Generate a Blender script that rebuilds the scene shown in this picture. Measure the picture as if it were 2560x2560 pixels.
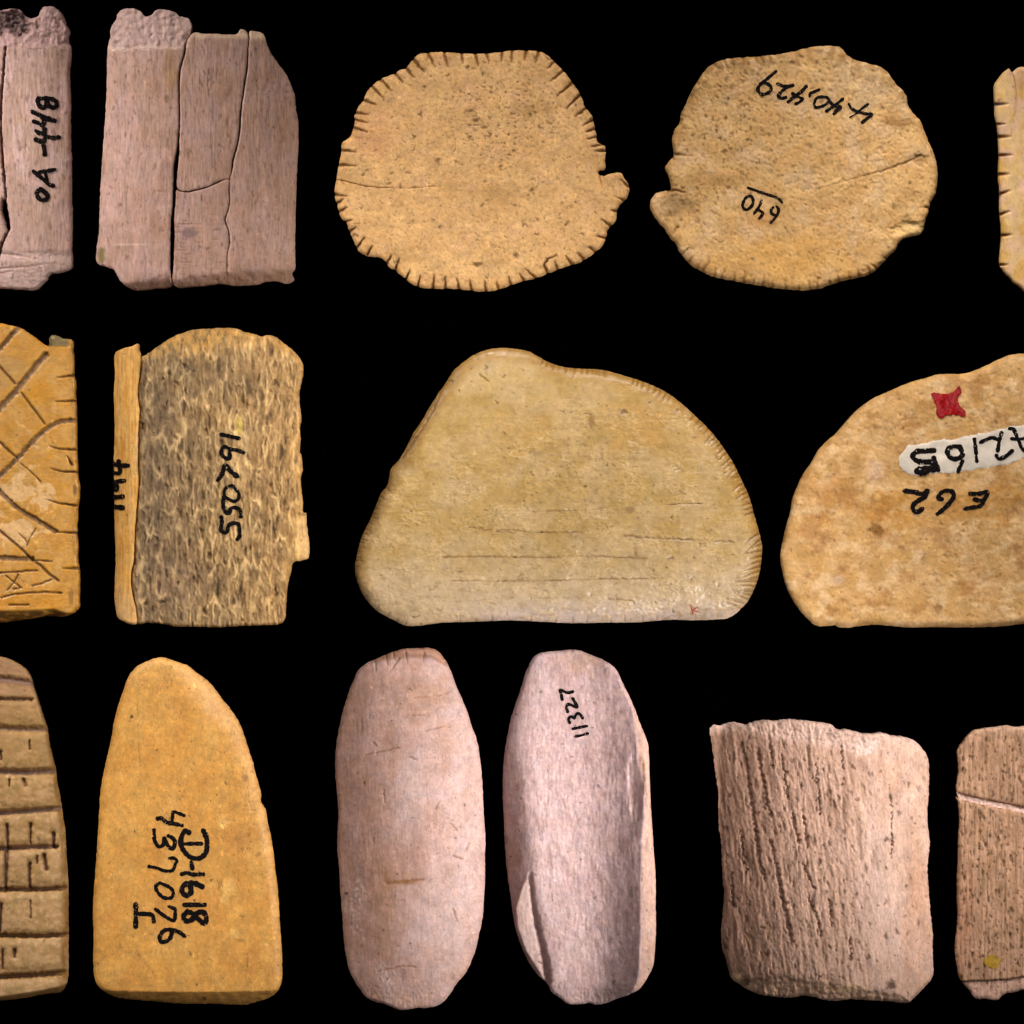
import bpy, math
import numpy as np
from mathutils import Vector

# ------------------------------------------------------------------ scene, camera, light
for o in list(bpy.data.objects):
    bpy.data.objects.remove(o)
scene = bpy.context.scene
COL = scene.collection
S = 1e-4                       # one tracing unit = 0.1 mm; the board in view is 256 mm wide

CAM_H = 2.0
cam_d = bpy.data.cameras.new('camera')
cam_d.sensor_width = 36.0
cam_d.lens = 36.0 * CAM_H / (2560 * S)
cam_d.clip_start = 0.05
cam_d.clip_end = 50
cam = bpy.data.objects.new('camera', cam_d)
cam.location = (0, 0, CAM_H + 0.005)
COL.objects.link(cam)
scene.camera = cam

world = bpy.data.worlds.new('World')
scene.world = world
world.use_nodes = True
world.node_tree.nodes['Background'].inputs[0].default_value = (1.0, 0.98, 0.95, 1)
world.node_tree.nodes['Background'].inputs[1].default_value = 0.08

scene.view_settings.view_transform = 'Standard'
scene.view_settings.look = 'None'
scene.view_settings.exposure = 0.0
scene.view_settings.gamma = 1.0


def wpos(px, py, z=0.0):
    return Vector(((px - 1280) * S, (1280 - py) * S, z * S))


def area(name, loc, target, size, power, col=(1, 1, 1)):
    l = bpy.data.lights.new(name, 'AREA')
    l.shape = 'SQUARE'
    l.size = size
    l.energy = power
    l.color = col
    o = bpy.data.objects.new(name, l)
    o.location = loc
    o.rotation_euler = (Vector(target) - Vector(loc)).to_track_quat('-Z', 'Y').to_euler()
    COL.objects.link(o)
    return o


def spot(name, px, py, az, elev, power, cone=16.0, dist=0.55, radius=0.035, col=(1, 0.97, 0.93)):
    """small studio lamp aimed at one spot of the board; az = where the light comes from
    on the board (0 = right, 90 = top of the picture)."""
    l = bpy.data.lights.new(name, 'SPOT')
    l.energy = power
    l.spot_size = math.radians(cone)
    l.spot_blend = 0.6
    l.shadow_soft_size = radius
    l.color = col
    t = wpos(px, py, 40)
    a, e = math.radians(az), math.radians(elev)
    loc = t + Vector((math.cos(a) * math.cos(e), math.sin(a) * math.cos(e), math.sin(e))) * dist
    o = bpy.data.objects.new(name, l)
    o.location = loc
    o.rotation_euler = (t - loc).to_track_quat('-Z', 'Y').to_euler()
    COL.objects.link(o)
    return o


area('overhead_softbox', (0.05, 0.15, 2.6), (0, 0, 0), 0.9, 7.0, (1, 0.985, 0.96))
SPOTS = [  # px, py, from-azimuth, elevation, watts, cone
    (60, 370, 135, 40, 8.4, 10.5), (440, 365, 155, 31, 11.0, 11.5),
    (1205, 430, 100, 34, 9.6, 13), (1990, 420, 75, 34, 9.4, 13),
    (2560, 450, 120, 42, 8.2, 10),
    (40, 1180, 115, 34, 9.2, 12), (530, 1190, 20, 34, 10.2, 12.5),
    (1450, 1270, -50, 40, 9.4, 16), (2350, 1260, 95, 36, 10.0, 15),
    (20, 2120, 125, 30, 8.2, 12.5), (470, 2090, 60, 40, 7.1, 13),
    (1050, 2090, 5, 37, 7.4, 12.5), (1450, 2080, 8, 38, 5.0, 12.5),
    (2140, 2150, 12, 31, 9.2, 12), (2560, 2150, 120, 36, 7.0, 10.5),
]
for i, (px, py, az, el, pw, cone) in enumerate(SPOTS):
    spot('studio_lamp', px, py, az, el, pw, cone)

# ------------------------------------------------------------------ numeric helpers
def _hash(ix, iy, seed):
    h = (ix.astype(np.int64) * 374761393 + iy.astype(np.int64) * 668265263 + seed * 974634777) & 0xFFFFFFFF
    h = ((h ^ (h >> 13)) * 1274126177) & 0xFFFFFFFF
    h = ((h ^ (h >> 16)) * 2246822519) & 0xFFFFFFFF
    return (h ^ (h >> 15)) & 0xFFFFFFFF


def rnd(ix, iy, seed):
    return _hash(ix, iy, seed) / 4294967296.0


def gn(x, y, seed):
    """gradient noise, about -1..1"""
    x0 = np.floor(x); y0 = np.floor(y)
    fx = x - x0; fy = y - y0
    ix = x0.astype(np.int64); iy = y0.astype(np.int64)
    u = fx * fx * fx * (fx * (fx * 6 - 15) + 10)
    v = fy * fy * fy * (fy * (fy * 6 - 15) + 10)

    def g(a, b, dx, dy):
        t = rnd(ix + a, iy + b, seed) * 2 * np.pi
        return np.cos(t) * dx + np.sin(t) * dy
    n00 = g(0, 0, fx, fy); n10 = g(1, 0, fx - 1, fy)
    n01 = g(0, 1, fx, fy - 1); n11 = g(1, 1, fx - 1, fy - 1)
    return 1.45 * ((n00 * (1 - u) + n10 * u) * (1 - v) + (n01 * (1 - u) + n11 * u) * v)


def fbm(x, y, seed, octv=4, gain=0.5):
    s = 0; a = 1.0; t = 0
    for k in range(octv):
        s = s + a * gn(x * 2 ** k + 17.3 * k, y * 2 ** k - 9.1 * k, seed + k)
        t += a
        a *= gain
    return 1.5 * s / t


def ss(a, b, x):
    t = np.clip((x - a) / (b - a), 0, 1)
    return t * t * (3 - 2 * t)


def worley(x, y, seed):
    x0 = np.floor(x).astype(np.int64); y0 = np.floor(y).astype(np.int64)
    f1 = np.full(x.shape, 9.0); f2 = np.full(x.shape, 9.0); idv = np.zeros(x.shape)
    for a in (-1, 0, 1):
        for b in (-1, 0, 1):
            cx = x0 + a; cy = y0 + b
            d = np.hypot(cx + rnd(cx, cy, seed) - x, cy + rnd(cx, cy, seed + 5) - y)
            r = rnd(cx, cy, seed + 9)
            near = d < f1
            f2 = np.where(near, f1, np.minimum(f2, d))
            idv = np.where(near, r, idv)
            f1 = np.where(near, d, f1)
    return f1, f2, idv


def specks(X, Y, cx, cy, prob, r0, r1, seed, wob=0.25):  # callers colour the pits brown: dirt, plus shade the small depth lacks
    """scattered pores: mask 0..1; cx, cy cell size; radii in cells"""
    x = X / cx + wob * gn(X / cx * 2.3, Y / cy * 2.3, seed + 40)
    y = Y / cy + wob * gn(X / cx * 2.3, Y / cy * 2.3, seed + 41)
    x0 = np.floor(x).astype(np.int64); y0 = np.floor(y).astype(np.int64)
    m = np.zeros(x.shape)
    for a in (-1, 0, 1):
        for b in (-1, 0, 1):
            ix = x0 + a; iy = y0 + b
            d = np.hypot(ix + rnd(ix, iy, seed) - x, iy + rnd(ix, iy, seed + 3) - y)
            r = r0 + (r1 - r0) * rnd(ix, iy, seed + 6) ** 2
            on = (rnd(ix, iy, seed + 8) < prob) * (0.45 + 0.55 * rnd(ix, iy, seed + 12))
            m = np.maximum(m, on * (1 - ss(r * 0.35, r, d)))
    return m


def cut(X, Y, lines, w, t0=1.0, t1=1.0, wob=1.2, seed=3, sharp=False):
    """engraved or cracked lines: 0..1 profile. lines = polylines or (polyline, width)"""
    m = np.zeros(X.shape)
    XX = X + wob * gn(X / 9, Y / 9, seed); YY = Y + wob * gn(X / 9, Y / 9, seed + 1)
    for ln in lines:
        ww = w
        if isinstance(ln, tuple) and len(ln) == 2 and np.ndim(ln[0]) == 2:
            ln, ww = ln
        p = np.asarray(ln, float)
        L = np.hypot(*np.diff(p, axis=0).T)
        tot = L.sum(); acc = 0
        for i in range(len(p) - 1):
            a, b = p[i], p[i + 1]
            pad = ww + 4
            sel = np.nonzero((X > min(a[0], b[0]) - pad) & (X < max(a[0], b[0]) + pad) &
                             (Y > min(a[1], b[1]) - pad) & (Y < max(a[1], b[1]) + pad))
            if sel[0].size == 0:
                acc += L[i]; continue
            d = b - a
            t = np.clip(((XX[sel] - a[0]) * d[0] + (YY[sel] - a[1]) * d[1]) / max(d @ d, 1e-6), 0, 1)
            dist = np.hypot(XX[sel] - a[0] - t * d[0], YY[sel] - a[1] - t * d[1])
            s = (acc + t * L[i]) / max(tot, 1e-6)
            k = t0 + (t1 - t0) * s
            pr = np.clip(1 - dist / (ww * 0.5 * (0.45 + 0.55 * k)), 0, 1)
            if not sharp:
                pr = pr * pr * (3 - 2 * pr)
            m[sel] = np.maximum(m[sel], pr * k)
            acc += L[i]
    return m


def soft(x, k):
    """smooth max(x, 0)"""
    return 0.5 * (x + np.sqrt(x * x + k * k)) - 0.0


def blob(X, Y, cx, cy, rx, ry, seed=0, edge=0.5, n=0.35):
    d = np.hypot((X - cx) / rx, (Y - cy) / ry) + n * fbm(X / (rx * 0.6), Y / (ry * 0.6), seed + 77, 3)
    return 1 - ss(1 - edge, 1 + edge * 0.3, d)


def C(*c):
    return np.array(c, float)


def mix(a, b, m):
    a = np.asarray(a, float); b = np.asarray(b, float)
    m = np.clip(m, 0, 1)[..., None]
    return a * (1 - m) + b * m


def lin(c):
    c = np.clip(c / 255.0, 0, 1)
    return np.where(c <= 0.04045, c / 12.92, ((c + 0.055) / 1.055) ** 2.4)


def reg(x0, y0, s):
    def f(pts):
        p = np.asarray(pts, float).reshape(-1, 2)
        return p * s + np.array([x0, y0])
    return f


def curve(p, closed=False, step=4.0):
    p = np.asarray(p, float)
    n = len(p)
    if n == 2 and not closed:
        k = max(int(np.hypot(*(p[1] - p[0])) / step), 1)
        return p[0] + (p[1] - p[0]) * np.linspace(0, 1, k + 1)[:, None]
    out = []
    rng = range(n if closed else n - 1)
    for i in rng:
        if closed:
            a, b, c, d = p[i - 1], p[i], p[(i + 1) % n], p[(i + 2) % n]
        else:
            b, c = p[i], p[i + 1]
            a = p[i - 1] if i > 0 else 2 * b - c
            d = p[i + 2] if i + 2 < n else 2 * c - b
        t0 = 0.0
        t1 = t0 + max(np.hypot(*(b - a)), 1e-3) ** 0.5
        t2 = t1 + max(np.hypot(*(c - b)), 1e-3) ** 0.5
        t3 = t2 + max(np.hypot(*(d - c)), 1e-3) ** 0.5
        k = max(int(np.hypot(*(c - b)) / step), 1)
        t = np.linspace(t1, t2, k, endpoint=False)[:, None]
        A1 = (t1 - t) / (t1 - t0) * a + (t - t0) / (t1 - t0) * b
        A2 = (t2 - t) / (t2 - t1) * b + (t - t1) / (t2 - t1) * c
        A3 = (t3 - t) / (t3 - t2) * c + (t - t2) / (t3 - t2) * d
        B1 = (t2 - t) / (t2 - t0) * A1 + (t - t0) / (t2 - t0) * A2
        B2 = (t3 - t) / (t3 - t1) * A2 + (t - t1) / (t3 - t1) * A3
        out.append((t2 - t) / (t2 - t1) * B1 + (t - t1) / (t2 - t1) * B2)
    if not closed:
        out.append(p[-1:])
    return np.concatenate(out)


def outline(p, amp=1.2, scale=14.0, seed=1, step=4.0):
    q = curve(p, True, step)
    x, y = q[:, 0], q[:, 1]
    dx = fbm(x / scale, y / scale, seed, 3, 0.6)
    dy = fbm(x / scale, y / scale, seed + 50, 3, 0.6)
    return q + amp * np.stack([dx, dy], 1)


class Shape:
    """closed loops (even-odd); inside test and distance to the edge"""

    def __init__(self, loops):
        self.loops = [np.asarray(l, float) for l in loops]
        self.A = np.concatenate(self.loops)
        self.B = np.concatenate([np.roll(l, -1, 0) for l in self.loops])

    def inside_grid(self, xs, ys):
        out = np.zeros((len(ys), len(xs)), bool)
        ay, by = self.A[:, 1], self.B[:, 1]
        for j, y in enumerate(ys):
            sel = (ay <= y) != (by <= y)
            if not sel.any():
                continue
            a, b = self.A[sel], self.B[sel]
            cx = np.sort(a[:, 0] + (y - a[:, 1]) / (b[:, 1] - a[:, 1]) * (b[:, 0] - a[:, 0]))
            out[j] = (np.searchsorted(cx, xs) % 2) == 1
        return out

    def nearest(self, X, Y):
        x = X.ravel().astype(np.float32); y = Y.ravel().astype(np.float32)
        A = self.A.astype(np.float32); Dv = (self.B - self.A).astype(np.float32)
        dd = np.maximum((Dv ** 2).sum(1), 1e-9)
        dist = np.empty(len(x), np.float32); nx = np.empty(len(x), np.float32); ny = np.empty(len(x), np.float32)
        for s in range(0, len(x), 6000):
            e = s + 6000
            px = x[s:e, None] - A[None, :, 0]; py = y[s:e, None] - A[None, :, 1]
            t = np.clip((px * Dv[:, 0] + py * Dv[:, 1]) / dd, 0, 1)
            px -= t * Dv[:, 0]; py -= t * Dv[:, 1]
            d2 = px * px + py * py
            k = d2.argmin(1); r = np.arange(len(k))
            dist[s:e] = np.sqrt(d2[r, k])
            nx[s:e] = x[s:e] - px[r, k]; ny[s:e] = y[s:e] - py[r, k]
        return dist.reshape(X.shape).astype(float), nx.reshape(X.shape).astype(float), ny.reshape(X.shape).astype(float)


# ------------------------------------------------------------------ materials
def bone_material(name, grain=0.10, gscale=(1.0, 1.0), bump=0.25, rough=0.55, spec=0.35):
    m = bpy.data.materials.new(name)
    m.use_nodes = True
    nt = m.node_tree; N = nt.nodes; L = nt.links
    b = N['Principled BSDF']
    at = N.new('ShaderNodeAttribute'); at.attribute_name = 'pigment'
    tc = N.new('ShaderNodeTexCoord')
    mp = N.new('ShaderNodeMapping')
    mp.inputs['Scale'].default_value = (gscale[0], gscale[1], 1)
    L.new(tc.outputs['Object'], mp.inputs[0])
    n1 = N.new('ShaderNodeTexNoise'); n1.inputs['Scale'].default_value = 1900; n1.inputs['Detail'].default_value = 4
    n1.inputs['Roughness'].default_value = 0.65
    n2 = N.new('ShaderNodeTexNoise'); n2.inputs['Scale'].default_value = 420; n2.inputs['Detail'].default_value = 5
    n2.inputs['Roughness'].default_value = 0.6
    for n in (n1, n2):
        L.new(mp.outputs[0], n.inputs['Vector'])
    mr = N.new('ShaderNodeMapRange')
    mr.inputs[1].default_value = 0.3; mr.inputs[2].default_value = 0.7
    mr.inputs[3].default_value = 1 - grain; mr.inputs[4].default_value = 1 + grain
    L.new(n1.outputs[0], mr.inputs[0])
    mr2 = N.new('ShaderNodeMapRange')
    mr2.inputs[1].default_value = 0.3; mr2.inputs[2].default_value = 0.7
    mr2.inputs[3].default_value = 1 - grain; mr2.inputs[4].default_value = 1 + grain
    L.new(n2.outputs[0], mr2.inputs[0])
    mu = N.new('ShaderNodeMath'); mu.operation = 'MULTIPLY'
    L.new(mr.outputs[0], mu.inputs[0]); L.new(mr2.outputs[0], mu.inputs[1])
    vm = N.new('ShaderNodeVectorMath'); vm.operation = 'SCALE'
    L.new(at.outputs['Color'], vm.inputs[0]); L.new(mu.outputs[0], vm.inputs['Scale'])
    L.new(vm.outputs[0], b.inputs['Base Color'])
    ad = N.new('ShaderNodeMath'); ad.operation = 'MULTIPLY_ADD'
    L.new(n2.outputs[0], ad.inputs[0]); ad.inputs[1].default_value = 0.22; ad.inputs[2].default_value = rough - 0.11
    L.new(ad.outputs[0], b.inputs['Roughness'])
    b.inputs['Specular IOR Level'].default_value = spec
    bu = N.new('ShaderNodeBump'); bu.inputs['Strength'].default_value = bump
    bu.inputs['Distance'].default_value = 0.00025
    L.new(n1.outputs[0], bu.inputs['Height'])
    L.new(bu.outputs[0], b.inputs['Normal'])
    return m


def plain_material(name, srgb, rough=0.5, spec=0.4, var=0.15, scale=900, coat=0.0):
    m = bpy.data.materials.new(name)
    m.use_nodes = True
    nt = m.node_tree; N = nt.nodes; L = nt.links
    b = N['Principled BSDF']
    tc = N.new('ShaderNodeTexCoord')
    n = N.new('ShaderNodeTexNoise'); n.inputs['Scale'].default_value = scale; n.inputs['Detail'].default_value = 4
    L.new(tc.outputs['Object'], n.inputs['Vector'])
    r = N.new('ShaderNodeValToRGB')
    c = lin(C(*srgb))
    r.color_ramp.elements[0].position = 0.3; r.color_ramp.elements[1].position = 0.7
    r.color_ramp.elements[0].color = (*(c * (1 - var)), 1); r.color_ramp.elements[1].color = (*(c * (1 + var)), 1)
    L.new(n.outputs[0], r.inputs[0]); L.new(r.outputs[0], b.inputs['Base Color'])
    b.inputs['Roughness'].default_value = rough
    b.inputs['Specular IOR Level'].default_value = spec
    b.inputs['Coat Weight'].default_value = coat
    return m


M_SMOOTH = bone_material('polished_bone', 0.06, (1, 0.35), 0.16, 0.52, 0.35)
M_DISC = bone_material('porous_bone', 0.09, (0.8, 0.8), 0.28, 0.6, 0.3)
M_GRAIN = bone_material('striated_bone', 0.12, (1.6, 0.16), 0.35, 0.6, 0.3)
M_SPONGE = bone_material('spongy_bone', 0.17, (1.2, 0.4), 0.5, 0.7, 0.2)
M_GLOSS = bone_material('waxy_bone', 0.06, (0.5, 1), 0.12, 0.38, 0.5)
def ink_tone(m, srgb):
    e = m.node_tree.nodes['Color Ramp'].color_ramp.elements.new(0.60)
    e.color = (*lin(C(15, 10, 10)), 1)
    m.node_tree.nodes['Color Ramp'].color_ramp.elements[-1].color = (*lin(C(*srgb)), 1)


M_INK = plain_material('black_ink', (15, 9, 10), 0.75, 0.08, 0.35, 1500)
M_BROWNINK = plain_material('brown_black_ink', (36, 18, 10), 0.75, 0.08, 0.4, 1500)
ink_tone(M_INK, (62, 46, 40))
ink_tone(M_BROWNINK, (84, 52, 32))
M_PAPER = plain_material('off_white_label_paint', (220, 204, 186), 0.6, 0.3, 0.13, 420)
M_RED = plain_material('red_lacquer', (150, 4, 10), 0.26, 0.28, 0.3, 700, 0.0)
M_YELLOW = plain_material('yellow_stain', (166, 128, 36), 0.6, 0.3, 0.25, 900)

# ------------------------------------------------------------------ builders
def patina(c, X, Y, seed, amt=1.0):
    """age marks in the bone itself: blotches, faint hue drift, fine fibres, tiny specks"""
    c = np.array(np.broadcast_to(c, X.shape + (3,)))
    v = 0.055 * fbm(X / 46, Y / 46, seed + 1, 4, 0.6) + 0.05 * fbm(X / 13, Y / 15, seed + 2, 3, 0.6) + 0.045 * fbm(X / 4.5, Y / 6, seed + 3, 2)
    hue = 0.022 * fbm(X / 30, Y / 34, seed + 4, 3)
    k = np.stack([v + hue * 0.3, v, v - hue], -1)
    c = c * (1 + amt * k)
    sp = specks(X, Y, 27, 25, 0.4, 0.05, 0.13, seed + 5)
    c = c * (1 - amt * 0.42 * sp[..., None])
    lt = specks(X + 7, Y, 31, 36, 0.35, 0.05, 0.15, seed + 6)
    c = mix(c, np.minimum(c * 1.16 + 6, 244), lt * 0.8 * amt)
    fib = np.exp(-(np.abs(gn(X / 9 + 0.4 * gn(X / 30, Y / 30, seed), Y / 85, seed + 7)) / 0.035) ** 2) * ss(0.15, 0.6, gn(X / 40, Y / 60, seed + 8))
    c = c * (1 - amt * 0.13 * fib[..., None])
    return c


PAT = [0]

def link(name, me, mat, parent, center):
    o = bpy.data.objects.new(name, me)
    me.materials.append(mat)
    COL.objects.link(o)
    if parent is not None:
        o.parent = parent
    else:
        o.location = wpos(*center)
    return o


def relief(name, shape, surf, mat, center, parent=None, step=2.5, floor=None, bottom=True, age=1.0):
    """a solid piece: sculpted top over the outline, side wall and underside.
    surf(X, Y, D) -> height, srgb"""
    A = shape.A
    x0, y0 = A.min(0) - step; x1, y1 = A.max(0) + step
    xs = np.arange(x0, x1 + step, step); ys = np.arange(y0, y1 + step, step)
    X, Y = np.meshgrid(xs, ys)
    ins = shape.inside_grid(xs, ys)
    anyc = ins[:-1, :-1] | ins[1:, :-1] | ins[:-1, 1:] | ins[1:, 1:]
    used = np.zeros(ins.shape, bool)
    used[:-1, :-1] |= anyc; used[1:, :-1] |= anyc; used[:-1, 1:] |= anyc; used[1:, 1:] |= anyc
    idx = np.full(ins.shape, -1, np.int64)
    idx[used] = np.arange(used.sum())
    px, py, pin = X[used], Y[used], ins[used]
    D, nx, ny = shape.nearest(px, py)
    px = np.where(pin, px, nx); py = np.where(pin, py, ny); D = np.where(pin, D, 0.0)
    # pull vertices that sit very near the outline onto it: a clean silhouette
    close = pin & (D < 0.30 * step)
    px = np.where(close, nx, px); py = np.where(close, ny, py); D = np.where(close, 0.0, D)
    z, rgb = surf(px, py, D)
    j, i = np.nonzero(anyc)
    quads = np.stack([idx[j, i], idx[j + 1, i], idx[j + 1, i + 1], idx[j, i + 1]], 1)
    # boundary edges
    e = np.concatenate([quads[:, [0, 1]], quads[:, [1, 2]], quads[:, [2, 3]], quads[:, [3, 0]]])
    n = len(px)
    key = e[:, 0] * n + e[:, 1]; rev = e[:, 1] * n + e[:, 0]
    bd = e[~np.isin(key, rev)]
    bv = np.unique(bd)
    mp = np.full(n, -1, np.int64); mp[bv] = np.arange(len(bv))
    fl = np.zeros(len(bv)) if floor is None else z[bv] - floor
    V = np.concatenate([np.stack([px, py, z], 1),
                        np.stack([px[bv], py[bv], z[bv]], 1),
                        np.stack([px[bv], py[bv], fl], 1)])
    k = len(bv)
    wall = np.stack([bd[:, 0], bd[:, 1]], 1)
    w0 = mp[wall[:, 0]]; w1 = mp[wall[:, 1]]
    walls = np.stack([n + w1, n + w0, n + k + w0, n + k + w1], 1)
    faces = np.concatenate([quads, walls])
    sizes = np.full(len(faces), 4, np.int64)
    loops = faces.ravel()
    if bottom:
        nxt = {}
        for a_, b_ in bd:
            nxt.setdefault(int(a_), []).append(int(b_))
        polys = []
        while nxt:
            st = next(iter(nxt)); cur = st; poly = []
            while cur in nxt:
                poly.append(cur)
                t = nxt[cur].pop()
                if not nxt[cur]:
                    del nxt[cur]
                cur = t
            if len(poly) > 2:
                polys.append(poly)
        for poly in polys:
            loops = np.concatenate([loops, n + k + mp[np.array(poly[::-1])]])
            sizes = np.append(sizes, len(poly))
    cx, cy = center
    W = np.stack([(V[:, 0] - cx) * S, (cy - V[:, 1]) * S, V[:, 2] * S], 1)
    me = bpy.data.meshes.new(name)
    me.vertices.add(len(W)); me.vertices.foreach_set('co', W.astype(np.float32).ravel())
    me.loops.add(len(loops)); me.loops.foreach_set('vertex_index', loops.astype(np.int32))
    me.polygons.add(len(sizes))
    st = np.concatenate([[0], np.cumsum(sizes)[:-1]])
    me.polygons.foreach_set('loop_start', st.astype(np.int32))
    me.polygons.foreach_set('loop_total', sizes.astype(np.int32))
    me.polygons.foreach_set('use_smooth', np.ones(len(sizes), bool))
    me.update(calc_edges=True)
    if rgb is not None:
        PAT[0] += 37
        rgb = patina(rgb, px, py, 200 + PAT[0], age)
        full = np.concatenate([rgb, rgb[bv], rgb[bv]])
        colr = np.ones((len(full), 4), np.float32); colr[:, :3] = lin(full)
        at = me.attributes.new('pigment', 'FLOAT_COLOR', 'POINT')
        at.data.foreach_set('color', colr.ravel())
    return link(name, me, mat, parent, center)


def height_of(shape, surf):
    def h(x, y):
        x = np.asarray(x, float); y = np.asarray(y, float)
        best = None
        for dx, dy in ((0, 0), (1.8, 0), (-1.8, 0), (0, 1.8), (0, -1.8)):
            D, _, _ = shape.nearest(x + dx, y + dy)
            z, _ = surf(x + dx, y + dy, D)
            best = z if best is None else np.maximum(best, z)
        return best
    return h


def ink(name, strokes, hfun, mat, center, parent, label, lift=0.7):
    """pen strokes lying on the bone: strokes = list of (points, width)"""
    verts, faces = [], []
    for si, (p, w) in enumerate(strokes):
        w = w * 1.25
        q = curve(p, False, 1.6)
        if len(q) < 3:
            q = curve(p, False, 0.8)
        t = np.gradient(q, axis=0)
        t /= np.maximum(np.hypot(t[:, 0], t[:, 1]), 1e-6)[:, None]
        # round caps
        r = w * 0.5
        caps = np.array([0.98, 0.85, 0.6, 0.3])
        pre = q[0] - t[0] * (r * caps)[:, None]
        post = q[-1] + t[-1] * (r * caps[::-1])[:, None]
        hw = np.concatenate([r * np.sqrt(1 - caps ** 2), np.full(len(q), r), r * np.sqrt(1 - caps[::-1] ** 2)])
        q = np.concatenate([pre, q, post])
        t = np.concatenate([np.repeat(t[:1], 4, 0), t, np.repeat(t[-1:], 4, 0)])
        hw = hw * (1 + 0.3 * gn(q[:, 0] / 7 + si * 3.1, q[:, 1] / 7, 91))
        nrm = np.stack([-t[:, 1], t[:, 0]], 1)
        off = np.array([-1, -0.5, 0, 0.5, 1.0])
        g = q[:, None, :] + nrm[:, None, :] * (hw[:, None] * off[None, :])[..., None]
        g += 0.35 * np.stack([gn(g[..., 0] / 4, g[..., 1] / 4, 12), gn(g[..., 0] / 4, g[..., 1] / 4, 13)], -1)
        z = hfun(g[..., 0].ravel(), g[..., 1].ravel()).reshape(g.shape[:2])
        z = z + lift + 0.06 * si + 0.25 * (1 - off[None, :] ** 2)
        skip = gn(g[..., 0] / 2.6, g[..., 1] / 2.6, 55) + 0.5 * gn(g[..., 0] / 16, g[..., 1] / 16, 56) > 0.72
        base = len(verts)
        for a in range(g.shape[0]):
            for b in range(5):
                verts.append(((g[a, b, 0] - center[0]) * S, (center[1] - g[a, b, 1]) * S, z[a, b] * S))
        for a in range(g.shape[0] - 1):
            for b in range(4):
                if skip[a, b]:
                    continue
                v = base + a * 5 + b
                faces.append((v, v + 1, v + 6, v + 5))
    me = bpy.data.meshes.new(name)
    me.from_pydata(verts, [], faces)
    for p in me.polygons:
        p.use_smooth = True
    o = link(name, me, mat, parent, center)
    o['label'] = label
    return o


def thing(name, label, center, cat='bone artifact'):
    o = bpy.data.objects.new(name, None)
    o.empty_display_size = 0.01
    COL.objects.link(o)
    o.location = wpos(*center)
    return tag(o, label, cat)


def tag(o, label, cat='bone artifact'):
    o['label'] = label
    o['category'] = cat
    return o


def erode(D, r, e):
    """rounded edge: drop e at the outline, none beyond r"""
    t = 1 - np.clip(D / r, 0, 1)
    return e * (1 - np.sqrt(np.maximum(1 - t * t, 0)))


def yline(X, pts):
    p = np.asarray(pts, float)
    o = np.argsort(p[:, 0])
    return np.interp(X, p[o, 0], p[o, 1])


def xline(Y, pts):
    p = np.asarray(pts, float)
    o = np.argsort(p[:, 1])
    return np.interp(Y, p[o, 1], p[o, 0])


def ticks(loop, a, b, spacing, length, seed, jit=0.35, lean=0.0):
    """short nicks running inward from the edge between two places on the outline"""
    loop = np.asarray(loop)
    ia = np.hypot(*(loop - a).T).argmin(); ib = np.hypot(*(loop - b).T).argmin()
    if ib < ia:
        ib += len(loop)
    pts = loop[np.arange(ia, ib + 1) % len(loop)]
    L = np.concatenate([[0], np.cumsum(np.hypot(*np.diff(pts, axis=0).T))])
    cen = loop.mean(0)
    rs = np.random.RandomState(seed)
    out = []; s = spacing * 0.5
    while s < L[-1] - 2:
        k = min(np.searchsorted(L, s), len(pts) - 2)
        k0 = max(k - 3, 0); k1 = min(k + 3, len(pts) - 1)
        t = pts[k1] - pts[k0]; t = t / max(np.hypot(*t), 1e-6)
        nn = np.array([-t[1], t[0]])
        if nn @ (cen - pts[k]) < 0:
            nn = -nn
        ln = length * (0.6 + 0.7 * rs.rand())
        d = nn + t * (lean + jit * (rs.rand() - 0.5))
        out.append(np.array([pts[k] - nn * 3, pts[k] + d * ln * 0.5, pts[k] + d * ln + t * jit * 3 * (rs.rand() - .5)]))
        s += spacing * (0.65 + 0.7 * rs.rand())
    return out


# ------------------------------------------------------------------ the board
def board():
    n = 40
    me = bpy.data.meshes.new('backdrop_board')
    h = 2600
    vs = [(-h, -h, -2), (h, -h, -2), (h, h, -2), (-h, h, -2), (-h, -h, -60), (h, -h, -60), (h, h, -60), (-h, h, -60)]
    me.from_pydata([tuple(c * S for c in v) for v in vs], [],
                   [(0, 1, 2, 3), (7, 6, 5, 4), (0, 4, 5, 1), (1, 5, 6, 2), (2, 6, 7, 3), (3, 7, 4, 0)])
    m = bpy.data.materials.new('black_velvet')
    m.use_nodes = True
    N = m.node_tree.nodes; L = m.node_tree.links
    b = N['Principled BSDF']
    tx = N.new('ShaderNodeTexNoise'); tx.inputs['Scale'].default_value = 600
    r = N.new('ShaderNodeValToRGB')
    r.color_ramp.elements[0].color = (0.00002, 0.00002, 0.00002, 1)
    r.color_ramp.elements[1].color = (0.00022, 0.00021, 0.0002, 1)
    L.new(tx.outputs[0], r.inputs[0]); L.new(r.outputs[0], b.inputs['Base Color'])
    b.inputs['Roughness'].default_value = 1.0
    b.inputs['Specular IOR Level'].default_value = 0.0
    o = bpy.data.objects.new('backdrop_board', me)
    me.materials.append(m)
    COL.objects.link(o)
    o['kind'] = 'structure'
    o['label'] = 'flat black velvet board under all the pieces'


board()

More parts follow.
